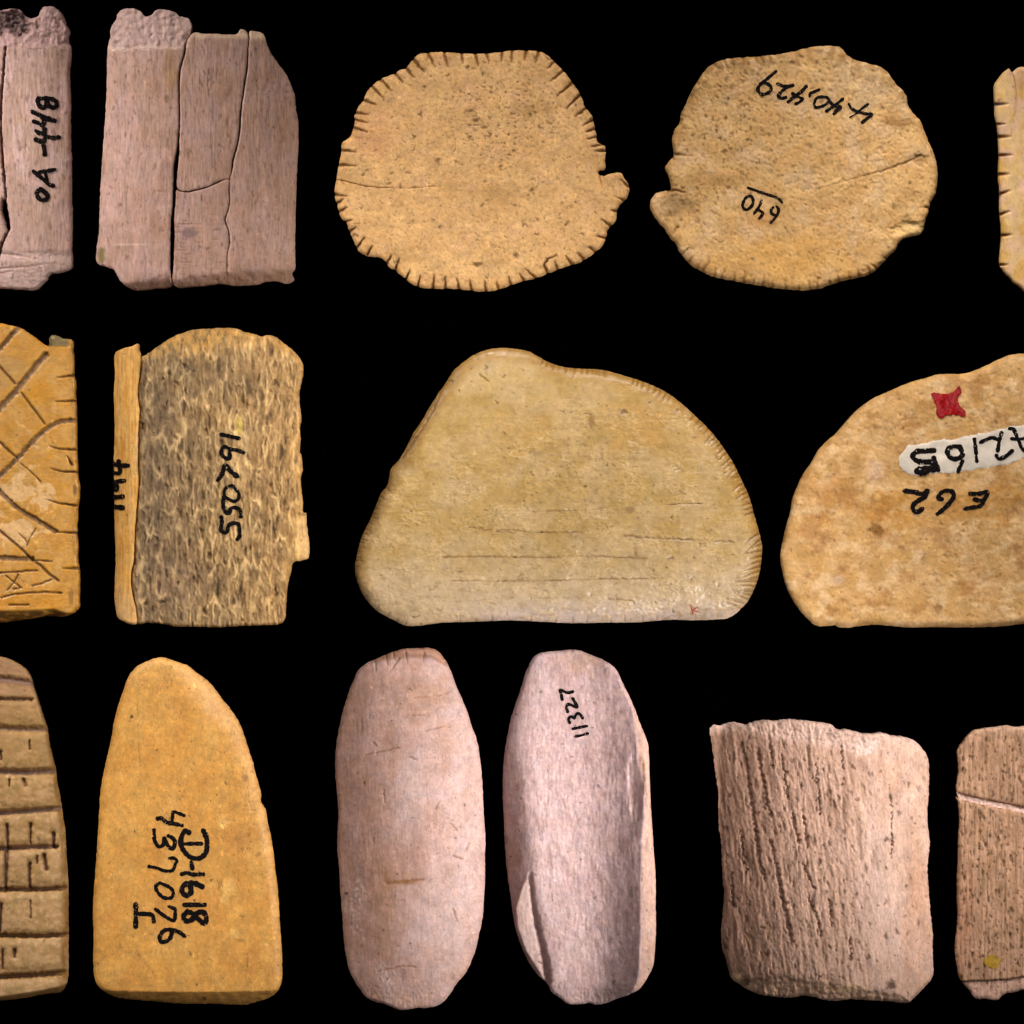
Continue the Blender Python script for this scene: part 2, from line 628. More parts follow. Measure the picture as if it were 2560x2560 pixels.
# ------------------------------------------------------------------ tracing frames (zoom -> board units)
K = 800 / 1932
Rf = reg(0, 0, K); Rg = reg(800, 80, K); Rh = reg(1600, 80, K); Rd = reg(0, 780, K)
Re = reg(860, 820, 1080 / 1932); Rr = reg(1900, 860, 660 / 1723)
Ra = reg(0, 1600, 720 / 1449); Rb = reg(800, 1600, 900 / 1811)
Rc = reg(1740, 1780, 820 / 1932); Ri = reg(2400, 140, 160 / 499)
Rd1 = reg(0, 800, 210 / 1040); Rd2 = reg(0, 1180, 210 / 1040)


def strokes(R, s, items):
    return [(R(p), w * s) for p, w in items]


# ================================================================== top row, left edge: narrow plaque with number
def plaque_with_code():
    cen = (0, 370)
    out = Rf([(-150, 75), (-60, 62), (0, 60), (50, 52), (90, 50), (120, 60), (150, 95), (190, 108), (225, 100), (245, 65), (265, 40), (320, 38),
              (360, 65), (385, 105), (400, 150), (420, 190), (412, 225), (415, 255), (424, 270), (427, 350), (418, 440), (425, 600),
              (424, 800), (430, 1000), (432, 1200), (436, 1400), (433, 1520), (438, 1575), (432, 1615), (400, 1635), (350, 1648),
              (310, 1650), (280, 1690), (240, 1735), (200, 1752), (120, 1748), (0, 1740), (-150, 1735), (-400, 1700), (-560, 1690),
              (-600, 1600), (-620, 1000), (-610, 500), (-560, 300), (-480, 240), (-300, 200), (-200, 150)])
    hole = Rf([(18, 1205), (38, 1200), (48, 1245), (58, 1320), (62, 1385), (45, 1388), (30, 1340), (14, 1290), (10, 1240)])
    sh = Shape([outline(out, 2.0, 16, 11), outline(hole, 1.5, 8, 12)])
    crack = [Rf([(36, 285), (24, 430), (12, 560), (6, 720), (14, 900), (28, 1080), (38, 1190)]), Rf([(58, 1380), (30, 1440), (6, 1500), (-10, 1600), (-20, 1740)])]
    cx = 8.0

    def surf(X, Y, D):
        end = 1 - ss(108, 122, Y + 4 * fbm(X / 20, Y / 20, 5))
        z = 66 - 40 * ((X - 60) / 130) ** 2 * (X > 60) - 16 * ((60 - X) / 260) ** 2 * (X < 60)
        z = z - erode(D, 9, 7)
        lob = fbm(X / 22, Y / 22, 31, 4)
        z = z + end * (-10 + 4 * lob + 1.6 * fbm(X / 6, Y / 6, 2, 3))
        marrow = blob(X, Y, 22, 55, 68, 36, 4, 0.5, 0.4) * end
        z = z - marrow * (26 + 10 * fbm(X / 9, Y / 9, 8, 3))
        st = fbm(X / 3.0, Y / 45, 21, 3)
        z = z + 0.8 * st + 1.2 * fbm(X / 40, Y / 60, 22, 3)
        ck = cut(X, Y, crack, 8, wob=2)
        z = z - ck * 30
        lines = cut(X, Y, [Rf([(90, 270), (200, 300), (330, 290), (420, 285)]), Rf([(0, 1530), (120, 1545), (250, 1570)]),
                           Rf([(0, 1620), (160, 1612), (340, 1585)]), Rf([(0, 1650), (80, 1640)])], 5, 1, 0.4)
        z = z - lines * 4
        bot = ss(622, 640, Y + 5 * fbm(X / 14, Y / 14, 3))
        z = z - bot * (4 + np.maximum(Y - 655, 0) * 0.25) + bot * 1.2 * fbm(X / 12, Y / 6, 44, 3)
        c = mix(C(188, 150, 138), C(182, 146, 120), ss(-0.7, 0.8, fbm(X / 60, Y / 90, 51, 4)) * 0.6)
        c = mix(c, C(204, 168, 160), ss(0.0, 0.6, fbm(X / 30, Y / 120, 52, 3)) * 0.7)
        c = mix(c, C(148, 116, 104), ss(0.15, 0.7, fbm(X / 5, Y / 38, 53, 3)) * 0.55)
        sp = np.maximum(specks(X, Y, 14, 34, 0.6, 0.12, 0.36, 61), specks(X, Y, 26, 40, 0.5, 0.1, 0.3, 60))
        c = mix(c, C(118, 82, 74), sp * 0.6)
        c = mix(c, C(184, 146, 142), end * 0.7)
        c = mix(c, C(118, 90, 82), end * specks(X, Y, 11, 11, 0.7, 0.1, 0.45, 62) * 0.7)
        c = mix(c, C(66, 48, 46), marrow * (0.75 + 0.25 * fbm(X / 8, Y / 8, 9, 3)))
        c = mix(c, C(206, 172, 162), bot * 0.6)
        c = mix(c, C(92, 62, 52), np.maximum(ck, lines * 0.5) * 0.9)
        return z, c
    t = thing('bone_plaque', 'narrow pinkish bone plaque cut by the left edge, marked OA-448 in thick black ink', cen)
    relief('plaque_body', sh, surf, M_GRAIN, cen, t)
    s = 120 / 799
    R = reg(60, 230, s)
    st = strokes(R, s, [
        ([(250, 115), (330, 112), (430, 112), (525, 150), (548, 210), (505, 262), (430, 240), (385, 180), (360, 245), (305, 268), (245, 200), (238, 140), (250, 115)], 62),
        ([(385, 120), (392, 230)], 70),
        ([(145, 335), (250, 382), (380, 440), (505, 478)], 66), ([(170, 495), (240, 520), (310, 560), (335, 480), (305, 420)], 60),
        ([(210, 655), (270, 690), (330, 690)], 56), ([(347, 625), (347, 720), (335, 822), (280, 825), (200, 795)], 62), ([(340, 735), (470, 762), (585, 752)], 56),
        ([(330, 895), (345, 980), (350, 1045)], 58),
        ([(512, 1292), (380, 1320), (265, 1340), (245, 1385)], 56), ([(165, 1325), (240, 1390), (340, 1470), (430, 1548), (490, 1562)], 56), ([(352, 1335), (375, 1420), (388, 1495)], 50),
        ([(280, 1618), (215, 1685), (245, 1760), (295, 1800), (365, 1792), (400, 1742), (365, 1685), (285, 1620)], 58)])
    ink('inked_number', st, height_of(sh, surf), M_INK, cen, t, 'black handwritten OA-448 reading upward')


# ================================================================== top row: refitted plaque of four fragments
def refitted_plaque():
    cen = (492, 375)
    t = thing('bone_plaque', 'pinkish brown bone plaque refitted from cracked pieces, a long dark split down it', cen)
    A = Rf([(668, 200), (680, 160), (705, 120), (715, 90), (745, 62), (785, 58), (825, 60), (855, 80), (885, 108), (920, 100), (945, 72), (985, 66),
            (1040, 75), (1075, 90), (1085, 105), (1140, 120), (1158, 145), (1160, 190), (1150, 225), (1136, 245), (1120, 285), (1113, 340),
            (1096, 400), (1085, 460), (1084, 600), (1086, 720), (1081, 830), (1070, 930), (1058, 990), (1052, 1100), (1047, 1250), (1038, 1330),
            (1034, 1420), (1034, 1520), (1034, 1640), (1036, 1725), (930, 1742), (850, 1752), (800, 1748), (760, 1725), (725, 1690),
            (705, 1650), (690, 1630), (650, 1612), (590, 1592), (583, 1570), (587, 1500), (600, 1400), (605, 1250), (612, 1100), (625, 900),
            (640, 700), (648, 500), (652, 330), (658, 270), (668, 240)])
    B = Rf([(1145, 235), (1170, 208), (1190, 203), (1240, 212), (1300, 210), (1380, 215), (1440, 205), (1452, 182), (1486, 190), (1502, 230),
            (1497, 290), (1491, 400), (1476, 500), (1466, 580), (1451, 680), (1446, 780), (1431, 880), (1411, 950), (1401, 1020), (1390, 1079),
            (1330, 1097), (1260, 1131), (1180, 1152), (1130, 1161), (1085, 1152), (1074, 1134), (1077, 1060), (1088, 950), (1091, 830), (1095, 720),
            (1094, 600), (1095, 460), (1106, 400), (1128, 320), (1133, 270)])
    Cc = Rf([(1074, 1152), (1085, 1159), (1130, 1169), (1180, 1160), (1270, 1134), (1340, 1102), (1388, 1087), (1385, 1150), (1387, 1210),
             (1377, 1280), (1359, 1320), (1367, 1360), (1382, 1400), (1385, 1480), (1374, 1540), (1373, 1640), (1372, 1714), (1330, 1712), (1240, 1725),
             (1140, 1732), (1070, 1735), (1048, 1700), (1052, 1640), (1058, 1520), (1062, 1400), (1058, 1330), (1066, 1240)])
    Dd = Rf([(1508, 192), (1545, 192), (1590, 205), (1605, 245), (1625, 300), (1655, 350), (1700, 410), (1728, 450), (1755, 510), (1778, 580),
             (1785, 660), (1798, 720), (1800, 780), (1798, 900), (1790, 1050), (1785, 1200), (1780, 1400), (1780, 1560), (1780, 1620),
             (1760, 1650), (1775, 1685), (1740, 1710), (1660, 1695), (1600, 1700), (1560, 1715), (1480, 1722), (1376, 1716), (1377, 1640),
             (1379, 1540), (1391, 1480), (1388, 1400), (1374, 1360), (1367, 1320), (1384, 1280), (1393, 1210), (1391, 1150), (1394, 1082),
             (1408, 1030), (1420, 955), (1440, 885), (1455, 785), (1460, 690), (1474, 585), (1486, 500), (1500, 400), (1504, 290), (1509, 230)])
    endl = Rf([(560, 1800), (700, 1742), (750, 1716), (850, 1698), (950, 1684), (1030, 1676), (1045, 1712), (1080, 1694), (1200, 1678), (1340, 1658), (1450, 1640), (1600, 1630), (1800, 1618)])
    ledge = Rf([(560, 300), (760, 305), (850, 300), (1000, 298), (1110, 300)])

    def surf(X, Y, D):
        k = (X - 430)
        z = 118 - 100 * np.abs(k / 315) ** 2.3 * (k > 0) - 44 * (k / 185) ** 2 * (k <= 0)
        z = z - erode(D, 3.5, 3.5)
        left = X < 485
        end = (1 - ss(-5, 3, Y - yline(X, ledge) + 3 * fbm(X / 15, Y / 15, 4))) * (Y < 140) * (X < 484 - (Y - 60) * 0.2)
        z = z - end * (5 - 5 * fbm(X / 16, Y / 16, 6, 4))
        topb = (1 - ss(88, 125, Y)) * (1 - end) * (X > 470)
        z = z - topb * 10 * (1 - ss(84, 100, Y))
        st = fbm(X / 2.6, Y / 40, 23, 3)
        z = z + 0.75 * st + 1.2 * fbm(X / 30, Y / 55, 24, 3)
        over = soft(Y - yline(X, endl) + 6 * fbm(X / 26, Y / 26, 71, 3), 7)
        endf = ss(3, 16, over)
        z = z - over * 1.35 + endf * 2 * fbm(X / 6, Y / 5, 72, 3)
        z = np.maximum(z, 3)
        scr = cut(X, Y, [Rf([(770, 1160), (768, 1250), (755, 1340)]), Rf([(790, 960), (788, 1060)]), Rf([(740, 310), (860, 270), (930, 262)]),
                         Rf([(1180, 215), (1185, 300)]), Rf([(960, 1160), (1045, 1165)]), Rf([(1110, 1360), (1370, 1360)]),
                         Rf([(690, 320), (710, 380)])], 4, 1, 0.3)
        cross = ss(0.25, 0.7, fbm(X / 40, Y / 4, 81, 3)) * ss(500, 560, Y) * (X > 430) * (X < 575)
        z = z - scr * 2.5 - cross * 1.6
        tan = ss(-0.8, 0.8, fbm(X / 70, Y / 90, 25, 4) + (X - 430) / 900)
        c = mix(C(180, 142, 132), C(172, 132, 112), tan)
        c = mix(c, C(154, 112, 88), ss(-0.2, 1.0, fbm(X / 45, Y / 120, 26, 4)) * 0.5)
        c = mix(c, C(158, 130, 128), ss(0.0, 1.0, fbm(X / 35, Y / 60, 27, 4)) * 0.35)
        c = mix(c, C(122, 92, 76), ss(0.1, 0.9, st) * 0.6)
        c = mix(c, C(196, 168, 150), ss(0.25, 0.9, -st) * 0.45)
        sp = np.maximum(specks(X, Y, 13, 32, 0.6, 0.12, 0.36, 66), 0.8 * specks(X, Y, 24, 40, 0.35, 0.08, 0.24, 65))
        z = z - sp * 1.5
        c = mix(c, C(104, 72, 58), sp * 0.55)
        c = mix(c, C(112, 80, 54), blob(X, Y, 420, 250, 6, 14, 3) * 0.7)
        c = mix(c, C(150, 108, 66), blob(X, Y, 428, 180, 22, 60, 7) * 0.5)
        c = mix(c, C(112, 88, 92), blob(X, Y, 475, 585, 22, 16, 9) * 0.6)
        rim = 1 - ss(4, 16, X - 440 - (450 - 440))
        c = mix(c, C(124, 88, 56), ss(410, 440, X) * (X < 450) * ss(330, 380, Y) * ss(-0.2, 0.4, fbm(X / 9, Y / 18, 33, 3)) * 0.45)
        c = mix(c, C(198, 164, 156), end * 0.7)
        c = mix(c, C(140, 112, 104), end * specks(X, Y, 12, 12, 0.6, 0.1, 0.35, 67) * 0.5)
        lite = np.exp(-((Y - yline(X, ledge)) / 6.0) ** 2) * (X < 470) * ss(-0.3, 0.2, fbm(X / 25, Y / 9, 34))
        c = mix(c, C(204, 176, 158), lite * 0.8)
        c = mix(c, C(200, 168, 140), topb * (1 - ss(92, 112, Y)) * 0.8)
        c = mix(c, C(206, 178, 154), np.exp(-((Y - 613) / 2.5) ** 2) * blob(X, Y, 330, 613, 55, 12, 2) * 0.7)
        c = mix(c, C(140, 104, 80), endf * 0.6)
        c = mix(c, C(96, 66, 50), np.maximum(scr, cross * 0.6) * 0.6)
        c = mix(c, C(96, 86, 34), blob(X, Y, 256, 640, 12, 22, 21) * 0.7)
        return z, c
    for k, (p, am) in enumerate(((A, 1.6), (B, 1.2), (Cc, 1.2), (Dd, 1.4))):
        relief('fragment', Shape([outline(p, am, 10, 14)]), surf, M_GRAIN, cen, t)


# ================================================================== top row: notched disc, front
GN = [[(558, 158), (630, 240)], [(648, 118), (695, 210)], [(748, 112), (770, 205)], [(855, 118), (862, 185)], [(938, 120), (955, 205)],
      [(1005, 118), (1020, 185)], [(1100, 108), (1095, 175)], [(1162, 100), (1155, 180)], [(1247, 105), (1235, 170)], [(1322, 108), (1305, 180)],
      [(1432, 160), (1375, 218)], [(1482, 222), (1398, 292)], [(1540, 290), (1430, 388)], [(1570, 378), (1488, 462)], [(1622, 448), (1543, 508)],
      [(1658, 524), (1590, 562)], [(1672, 578), (1608, 602)], [(1680, 628), (1618, 647)], [(1712, 674), (1640, 692)], [(1728, 715), (1662, 716)],
      [(512, 208), (570, 275)], [(446, 240), (500, 302)], [(362, 282), (432, 352)], [(310, 322), (382, 398)], [(256, 406), (335, 437)],
      [(205, 482), (290, 496)], [(200, 525), (285, 546)], [(188, 570), (285, 602)], [(135, 712), (212, 721)], [(106, 800), (217, 806)],
      [(88, 978), (160, 990)], [(98, 1034), (142, 1008)], [(108, 1088), (162, 1058)], [(150, 1146), (190, 1132)], [(174, 1206), (217, 1178)],
      [(226, 1298), (267, 1238)], [(286, 1340), (312, 1292)], [(452, 1434), (477, 1372)], [(516, 1494), (540, 1438)], [(588, 1540), (604, 1472)],
      [(678, 1552), (690, 1466)], [(755, 1554), (755, 1476)], [(837, 1558), (828, 1490)], [(914, 1562), (903, 1496)], [(1002, 1570), (993, 1506)],
      [(1078, 1556), (1064, 1510)], [(1154, 1532), (1138, 1480)], [(1236, 1508), (1204, 1460)], [(1306, 1488), (1238, 1428)],
      [(1376, 1460), (1352, 1405), (1375, 1370), (1425, 1348)], [(1436, 1434), (1418, 1386)], [(1528, 1408), (1483, 1352)], [(1596, 1378), (1558, 1332)],
      [(1668, 1330), (1628, 1298)], [(1730, 1242), (1668, 1228)], [(1752, 1166), (1698, 1128)], [(1796, 1080), (1755, 1075)], [(1860, 930), (1815, 888)],
      [(400, 1400), (430, 1350)], [(1846, 1018), (1800, 1000)]]


def notched_disc_front():
    cen = (1205, 428)
    p = Rg([(560, 160), (600, 130), (640, 122), (700, 118), (780, 120), (860, 126), (940, 128), (1020, 125), (1090, 116), (1160, 106), (1230, 108),
            (1290, 110), (1330, 115), (1370, 135), (1410, 170), (1450, 210), (1490, 255), (1530, 310), (1565, 360), (1585, 400), (1600, 450),
            (1630, 485), (1648, 520), (1658, 570), (1672, 630), (1678, 665), (1715, 680), (1728, 715), (1722, 760), (1718, 830), (1690, 832),
            (1676, 852), (1690, 862), (1712, 866), (1745, 855), (1820, 850), (1840, 885), (1868, 930), (1865, 970), (1845, 1010), (1800, 1060), (1785, 1140),
            (1740, 1190), (1728, 1245), (1705, 1290), (1660, 1330), (1620, 1360), (1570, 1390), (1500, 1410), (1440, 1430), (1380, 1455),
            (1300, 1485), (1230, 1500), (1160, 1525), (1090, 1550), (1040, 1562), (960, 1565), (880, 1555), (820, 1548), (740, 1548), (660, 1545),
            (590, 1535), (545, 1515), (500, 1475), (455, 1440), (405, 1410), (395, 1385), (360, 1360), (300, 1355), (260, 1340), (225, 1310),
            (205, 1260), (180, 1210), (160, 1155), (120, 1110), (105, 1060), (90, 1000), (88, 940), (100, 880), (110, 800), (125, 740), (135, 665),
            (180, 630), (205, 565), (210, 500), (225, 460), (260, 410), (275, 370), (310, 325), (350, 290), (410, 262), (455, 245), (480, 225),
            (520, 215), (545, 180)])
    lp = outline(p, 1.6, 11, 21)
    # real nicks in the silhouette where each notch meets the edge
    nk = [Rg(n) for n in GN]
    starts = np.array([n[0] for n in nk])
    dv = np.hypot(lp[:, None, 0] - starts[None, :, 0], lp[:, None, 1] - starts[None, :, 1]).min(1)
    inw = np.array([1205, 428]) - lp
    inw /= np.hypot(inw[:, 0], inw[:, 1])[:, None]
    lp = lp + inw * (2.2 * np.exp(-(dv / 4.0) ** 2))[:, None]
    sh = Shape([lp])
    crack = [Rg([(100, 888), (180, 905), (270, 930), (390, 940), (520, 942), (705, 930)])]

    def surf(X, Y, D):
        r2 = ((X - 1205) / 370) ** 2 + ((Y - 428) / 300) ** 2
        z = 44 - 9 * r2 - erode(D, 12, 10)
        z = z + 2.2 * fbm(X / 70, Y / 70, 1, 4) + 0.8 * fbm(X / 9, Y / 9, 2, 3)
        g = cut(X, Y, nk, 12.5, 1.0, 0.4, 1.8)
        g2 = cut(X, Y, [Rg([(180, 632), (290, 640), (400, 640)]), Rg([(310, 600), (400, 585)])], 4, 0.8, 0.3)
        ck = cut(X, Y, crack, 4.6, 1, 0.45, 1.5)
        gap = cut(X, Y, [Rg([(1692, 840), (1690, 880), (1702, 935)])], 10, 1, 0.3)
        z = z - g * 13 - g2 * 3 - ck * 9 - gap * 12
        dens = 0.25 + 0.75 * blob(X, Y, 1260, 290, 150, 120, 3, 0.6)
        sp1 = specks(X, Y, 16, 14, 0.7, 0.14, 0.34, 11) * dens
        sp2 = specks(X, Y, 19, 15, 0.55, 0.1, 0.3, 12)
        sp3 = specks(X, Y, 38, 30, 0.45, 0.07, 0.22, 13)
        z = z - sp1 * 3.0 - sp2 * 1.2 - sp3 * 3
        c = mix(C(208, 162, 106), C(202, 154, 98), ss(-0.6, 0.6, fbm(X / 80, Y / 70, 41, 4)))
        c = mix(c, C(206, 158, 112), ss(0.05, 0.6, fbm(X / 60, Y / 40, 42, 4)) * 0.7)
        c = mix(c, C(192, 146, 94), ss(0.1, 0.7, fbm(X / 26, Y / 14, 43, 4)) * 0.55)
        sp4 = specks(X, Y, 10, 9, 0.6, 0.18, 0.42, 14) * (0.4 + 0.6 * dens)
        z = z - sp4 * 2.0
        c = mix(c, C(112, 78, 40), sp4 * 0.7)
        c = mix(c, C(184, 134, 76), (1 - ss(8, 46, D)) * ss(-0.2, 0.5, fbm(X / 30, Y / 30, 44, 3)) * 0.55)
        c = mix(c, C(200, 140, 92), blob(X, Y, 930, 330, 70, 70, 5) * 0.45)
        for (bx, by, rx, ry, q) in ((860, 440, 60, 14, 5), (1320, 275, 60, 26, 6), (1240, 655, 30, 10, 7), (1290, 635, 9, 9, 8), (1020, 640, 60, 26, 9), (1230, 480, 120, 30, 10)):
            c = mix(c, C(146, 108, 58), blob(X, Y, bx, by, rx, ry, q, 0.7, 0.6) * 0.35)
        c = mix(c, C(92, 66, 34), sp1 * 0.85)
        c = mix(c, C(138, 100, 56), sp2 * 0.6)
        c = mix(c, C(100, 70, 36), sp3 * 0.8)
        for bx, by, rx, ry in ((1175, 277, 14, 5), (1190, 300, 12, 6), (1174, 342, 8, 5), (1290, 637, 8, 8), (1195, 660, 18, 6), (1210, 317, 9, 5), (1062, 216, 6, 5), (1284, 376, 6, 5)):
            c = mix(c, C(104, 70, 32), blob(X, Y, bx, by, rx, ry, int(bx), 0.7, 0.5) * 0.8)
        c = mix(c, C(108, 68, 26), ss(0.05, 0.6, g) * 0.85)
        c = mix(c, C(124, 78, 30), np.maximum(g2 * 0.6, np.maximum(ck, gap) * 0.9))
        return z, c
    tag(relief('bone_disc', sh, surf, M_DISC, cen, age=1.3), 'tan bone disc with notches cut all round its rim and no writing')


# ================================================================== top row: notched disc, back with numbers
def notched_disc_back():
    cen = (1985, 420)
    p = Rh([(480, 170), (530, 158), (600, 150), (700, 145), (780, 138), (860, 128), (940, 110), (1010, 92), (1080, 82), (1160, 78), (1215, 92),
            (1250, 130), (1290, 158), (1340, 175), (1400, 190), (1460, 210), (1500, 240), (1530, 285), (1560, 320), (1600, 360), (1615, 390),
            (1620, 430), (1640, 470), (1670, 505), (1700, 540), (1715, 580), (1740, 640), (1760, 690), (1780, 740), (1795, 800), (1800, 870),
            (1795, 930), (1785, 980), (1760, 1020), (1745, 1080), (1725, 1140), (1715, 1190), (1690, 1220), (1640, 1232), (1595, 1245),
            (1565, 1275), (1550, 1310), (1510, 1345), (1470, 1390), (1420, 1440), (1370, 1468), (1300, 1485), (1230, 1500), (1150, 1525),
            (1080, 1548), (1000, 1558), (920, 1556), (830, 1545), (730, 1530), (640, 1515), (540, 1495), (440, 1475), (370, 1440), (310, 1405),
            (265, 1355), (240, 1320), (215, 1270), (185, 1240), (160, 1200), (130, 1165), (95, 1120), (70, 1080), (62, 1045), (75, 1000),
            (100, 970), (150, 958), (186, 952), (185, 910), (175, 870), (155, 815), (175, 780), (205, 745), (200, 690), (195, 650), (210, 590),
            (240, 545), (250, 490), (270, 450), (290, 400), (320, 340), (350, 290), (400, 220), (440, 190)])
    lp = outline(p, 2.0, 12, 31)
    sh = Shape([lp])
    tk = ticks(lp, Rh([(1520, 1340)])[0], Rh([(420, 1470)])[0], 26, 20, 5, 0.5) + \
        ticks(lp, Rh([(400, 1455)])[0], Rh([(240, 1310)])[0], 24, 26, 6, 0.5) + ticks(lp, Rh([(430, 200)])[0], Rh([(800, 140)])[0], 24, 26, 7, 0.5) + \
        [Rh([(228, 1175), (185, 1235)]), Rh([(1760, 1062), (1700, 1055)]), Rh([(210, 735), (320, 748)])]

    def surf(X, Y, D):
        r2 = ((X - 1985) / 380) ** 2 + ((Y - 420) / 310) ** 2
        z = 40 - 8 * r2 - erode(D, 16, 13)
        z = z + 3.0 * fbm(X / 60, Y / 60, 3, 4) + 1.0 * fbm(X / 8, Y / 8, 4, 3)
        g = cut(X, Y, tk, 12, 1, 0.35, 2.4)
        ck = cut(X, Y, [Rh([(960, 945), (1100, 940), (1230, 900), (1370, 865), (1500, 825), (1600, 790), (1700, 745)])], 5, 0.2, 1.0, 2.5)
        vee = blob(X, Y, *Rh([(1690, 770)])[0], 26, 16, 9, 0.7)
        gap = cut(X, Y, [Rh([(170, 955), (215, 952), (270, 968)])], 13, 1, 0.3)
        z = z - g * 6 - ck * 6 - vee * 4 - gap * 14
        dn = 0.35 + 0.65 * np.maximum(blob(X, Y, 1820, 300, 150, 150, 13, 0.6), blob(X, Y, 1730, 500, 90, 70, 14, 0.6))
        s1 = specks(X, Y, 17, 20, 0.75, 0.14, 0.4, 15) * dn
        s2 = specks(X, Y, 24, 21, 0.6, 0.1, 0.28, 16)
        z = z - s1 * 3 - s2 * 2.4
        chip = blob(X, Y, *Rh([(1640, 1190)])[0], 50, 22, 20, 0.5, 0.3)
        z = z - chip * 8
        c = mix(C(206, 162, 104), C(198, 150, 92), ss(-0.6, 0.6, fbm(X / 70, Y / 60, 45, 4)))
        s3 = specks(X, Y, 10, 11, 0.6, 0.18, 0.44, 17) * (0.35 + 0.65 * dn)
        z = z - s3 * 2.0
        c = mix(c, C(116, 80, 42), s3 * 0.7)
        c = mix(c, C(206, 166, 122), ss(-0.05, 0.5, fbm(X / 60, Y / 60, 46, 4)) * 0.75)
        c = mix(c, C(208, 152, 76), blob(X, Y, 1970, 650, 190, 70, 22, 0.8, 0.5) * 0.6)
        c = mix(c, C(206, 142, 80), blob(X, Y, 1910, 550, 60, 20, 23, 0.8, 0.6) * 0.45)
        pale = blob(X, Y, 2170, 200, 120, 95, 24, 0.8, 0.6)
        c = mix(c, C(198, 164, 122), pale * 0.7)
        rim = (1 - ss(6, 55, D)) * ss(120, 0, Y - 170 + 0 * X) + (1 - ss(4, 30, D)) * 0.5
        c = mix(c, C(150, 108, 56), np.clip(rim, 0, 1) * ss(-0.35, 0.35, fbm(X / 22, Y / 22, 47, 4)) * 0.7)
        bt = ss(0.1, 0.7, fbm(X / 17, Y / 15, 48, 4, 0.6)) * (1 - ss(150, 330, Y + 40 * fbm(X / 60, Y / 60, 49)))
        z = z - bt * 2.5
        c = mix(c, C(142, 104, 66), bt * 0.7)
        c = mix(c, C(150, 112, 66), ss(0.2, 0.8, fbm(X / 15, Y / 13, 148, 4, 0.6)) * blob(X, Y, 1800, 420, 160, 200, 149, 0.8) * 0.6)
        c = mix(c, C(112, 84, 48), blob(X, Y, *Rh([(230, 1040)])[0], 60, 34, 26, 0.7, 0.5) * 0.55)
        c = mix(c, C(140, 104, 52), blob(X, Y, *Rh([(430, 900)])[0], 100, 22, 27, 0.8, 0.6) * 0.35)
        c = mix(c, C(150, 106, 54), np.maximum(blob(X, Y, *Rh([(1560, 545)])[0], 62, 14, 28, 0.6, 0.5), vee * 0.8) * 0.7)
        c = mix(c, C(104, 74, 40), s1 * 0.75)
        c = mix(c, C(122, 88, 50), s2 * 0.6)
        c = mix(c, C(224, 184, 120), chip * 0.85)
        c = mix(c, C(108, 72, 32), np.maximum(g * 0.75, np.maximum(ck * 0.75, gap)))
        return z, c
    t = thing('bone_disc', 'tan bone disc inked with upside-down numbers 440,429 and 640', cen)
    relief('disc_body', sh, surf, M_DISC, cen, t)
    hf = height_of(sh, surf)
    s = 320 / 1932
    R = reg(1880, 160, s)
    ink('inked_number', strokes(R, s, [
        ([(360, 110), (290, 170), (195, 250), (122, 310), (92, 390), (135, 445), (200, 450), (275, 408), (290, 350), (240, 298), (165, 272)], 44),
        ([(390, 295), (470, 328), (560, 332), (620, 318)], 42), ([(560, 332), (440, 420), (402, 480), (450, 515), (512, 500)], 42),
        ([(820, 335), (740, 420), (640, 490), (552, 568)], 44), ([(615, 440), (690, 490), (765, 525), (720, 570), (665, 598)], 40),
        ([(1015, 382), (930, 420), (880, 440), (875, 480)], 36),
        ([(1165, 550), (1140, 505), (1050, 492), (975, 515), (944, 600), (955, 650), (1030, 642), (1110, 610), (1165, 560)], 36),
        ([(1375, 522), (1280, 600), (1125, 708)], 36), ([(1170, 548), (1230, 620), (1340, 650), (1290, 690), (1242, 745)], 42),
        ([(1468, 605), (1500, 660), (1600, 715), (1720, 745), (1815, 757), (1750, 810), (1668, 876)], 38), ([(1755, 602), (1660, 670), (1580, 740)], 30),
        ([(1560, 755), (1480, 800)], 16)]),
        hf, M_INK, cen, t, 'black handwritten 440,429 upside down')
    s = 130 / 1932
    R = reg(1840, 450, s)
    ink('inked_number', strokes(R, s, [
        ([(455, 288), (620, 345), (850, 420), (1100, 510), (1350, 590), (1560, 670), (1715, 825)], 82),
        ([(500, 590), (400, 625), (305, 760), (248, 920), (278, 1035), (400, 1100), (555, 1000), (640, 850), (632, 705), (560, 600), (500, 590)], 92),
        ([(945, 770), (890, 930), (790, 1090), (680, 1240)], 88), ([(820, 1090), (930, 1160), (1010, 1230), (960, 1320), (875, 1415)], 92),
        ([(1380, 1020), (1315, 1100), (1315, 1200), (1400, 1285), (1520, 1285), (1582, 1180), (1582, 1070), (1530, 990)], 92), ([(1560, 1240), (1470, 1390), (1300, 1580)], 84)]),
        hf, M_BROWNINK, cen, t, 'small dark brown 640 under a line, upside down')


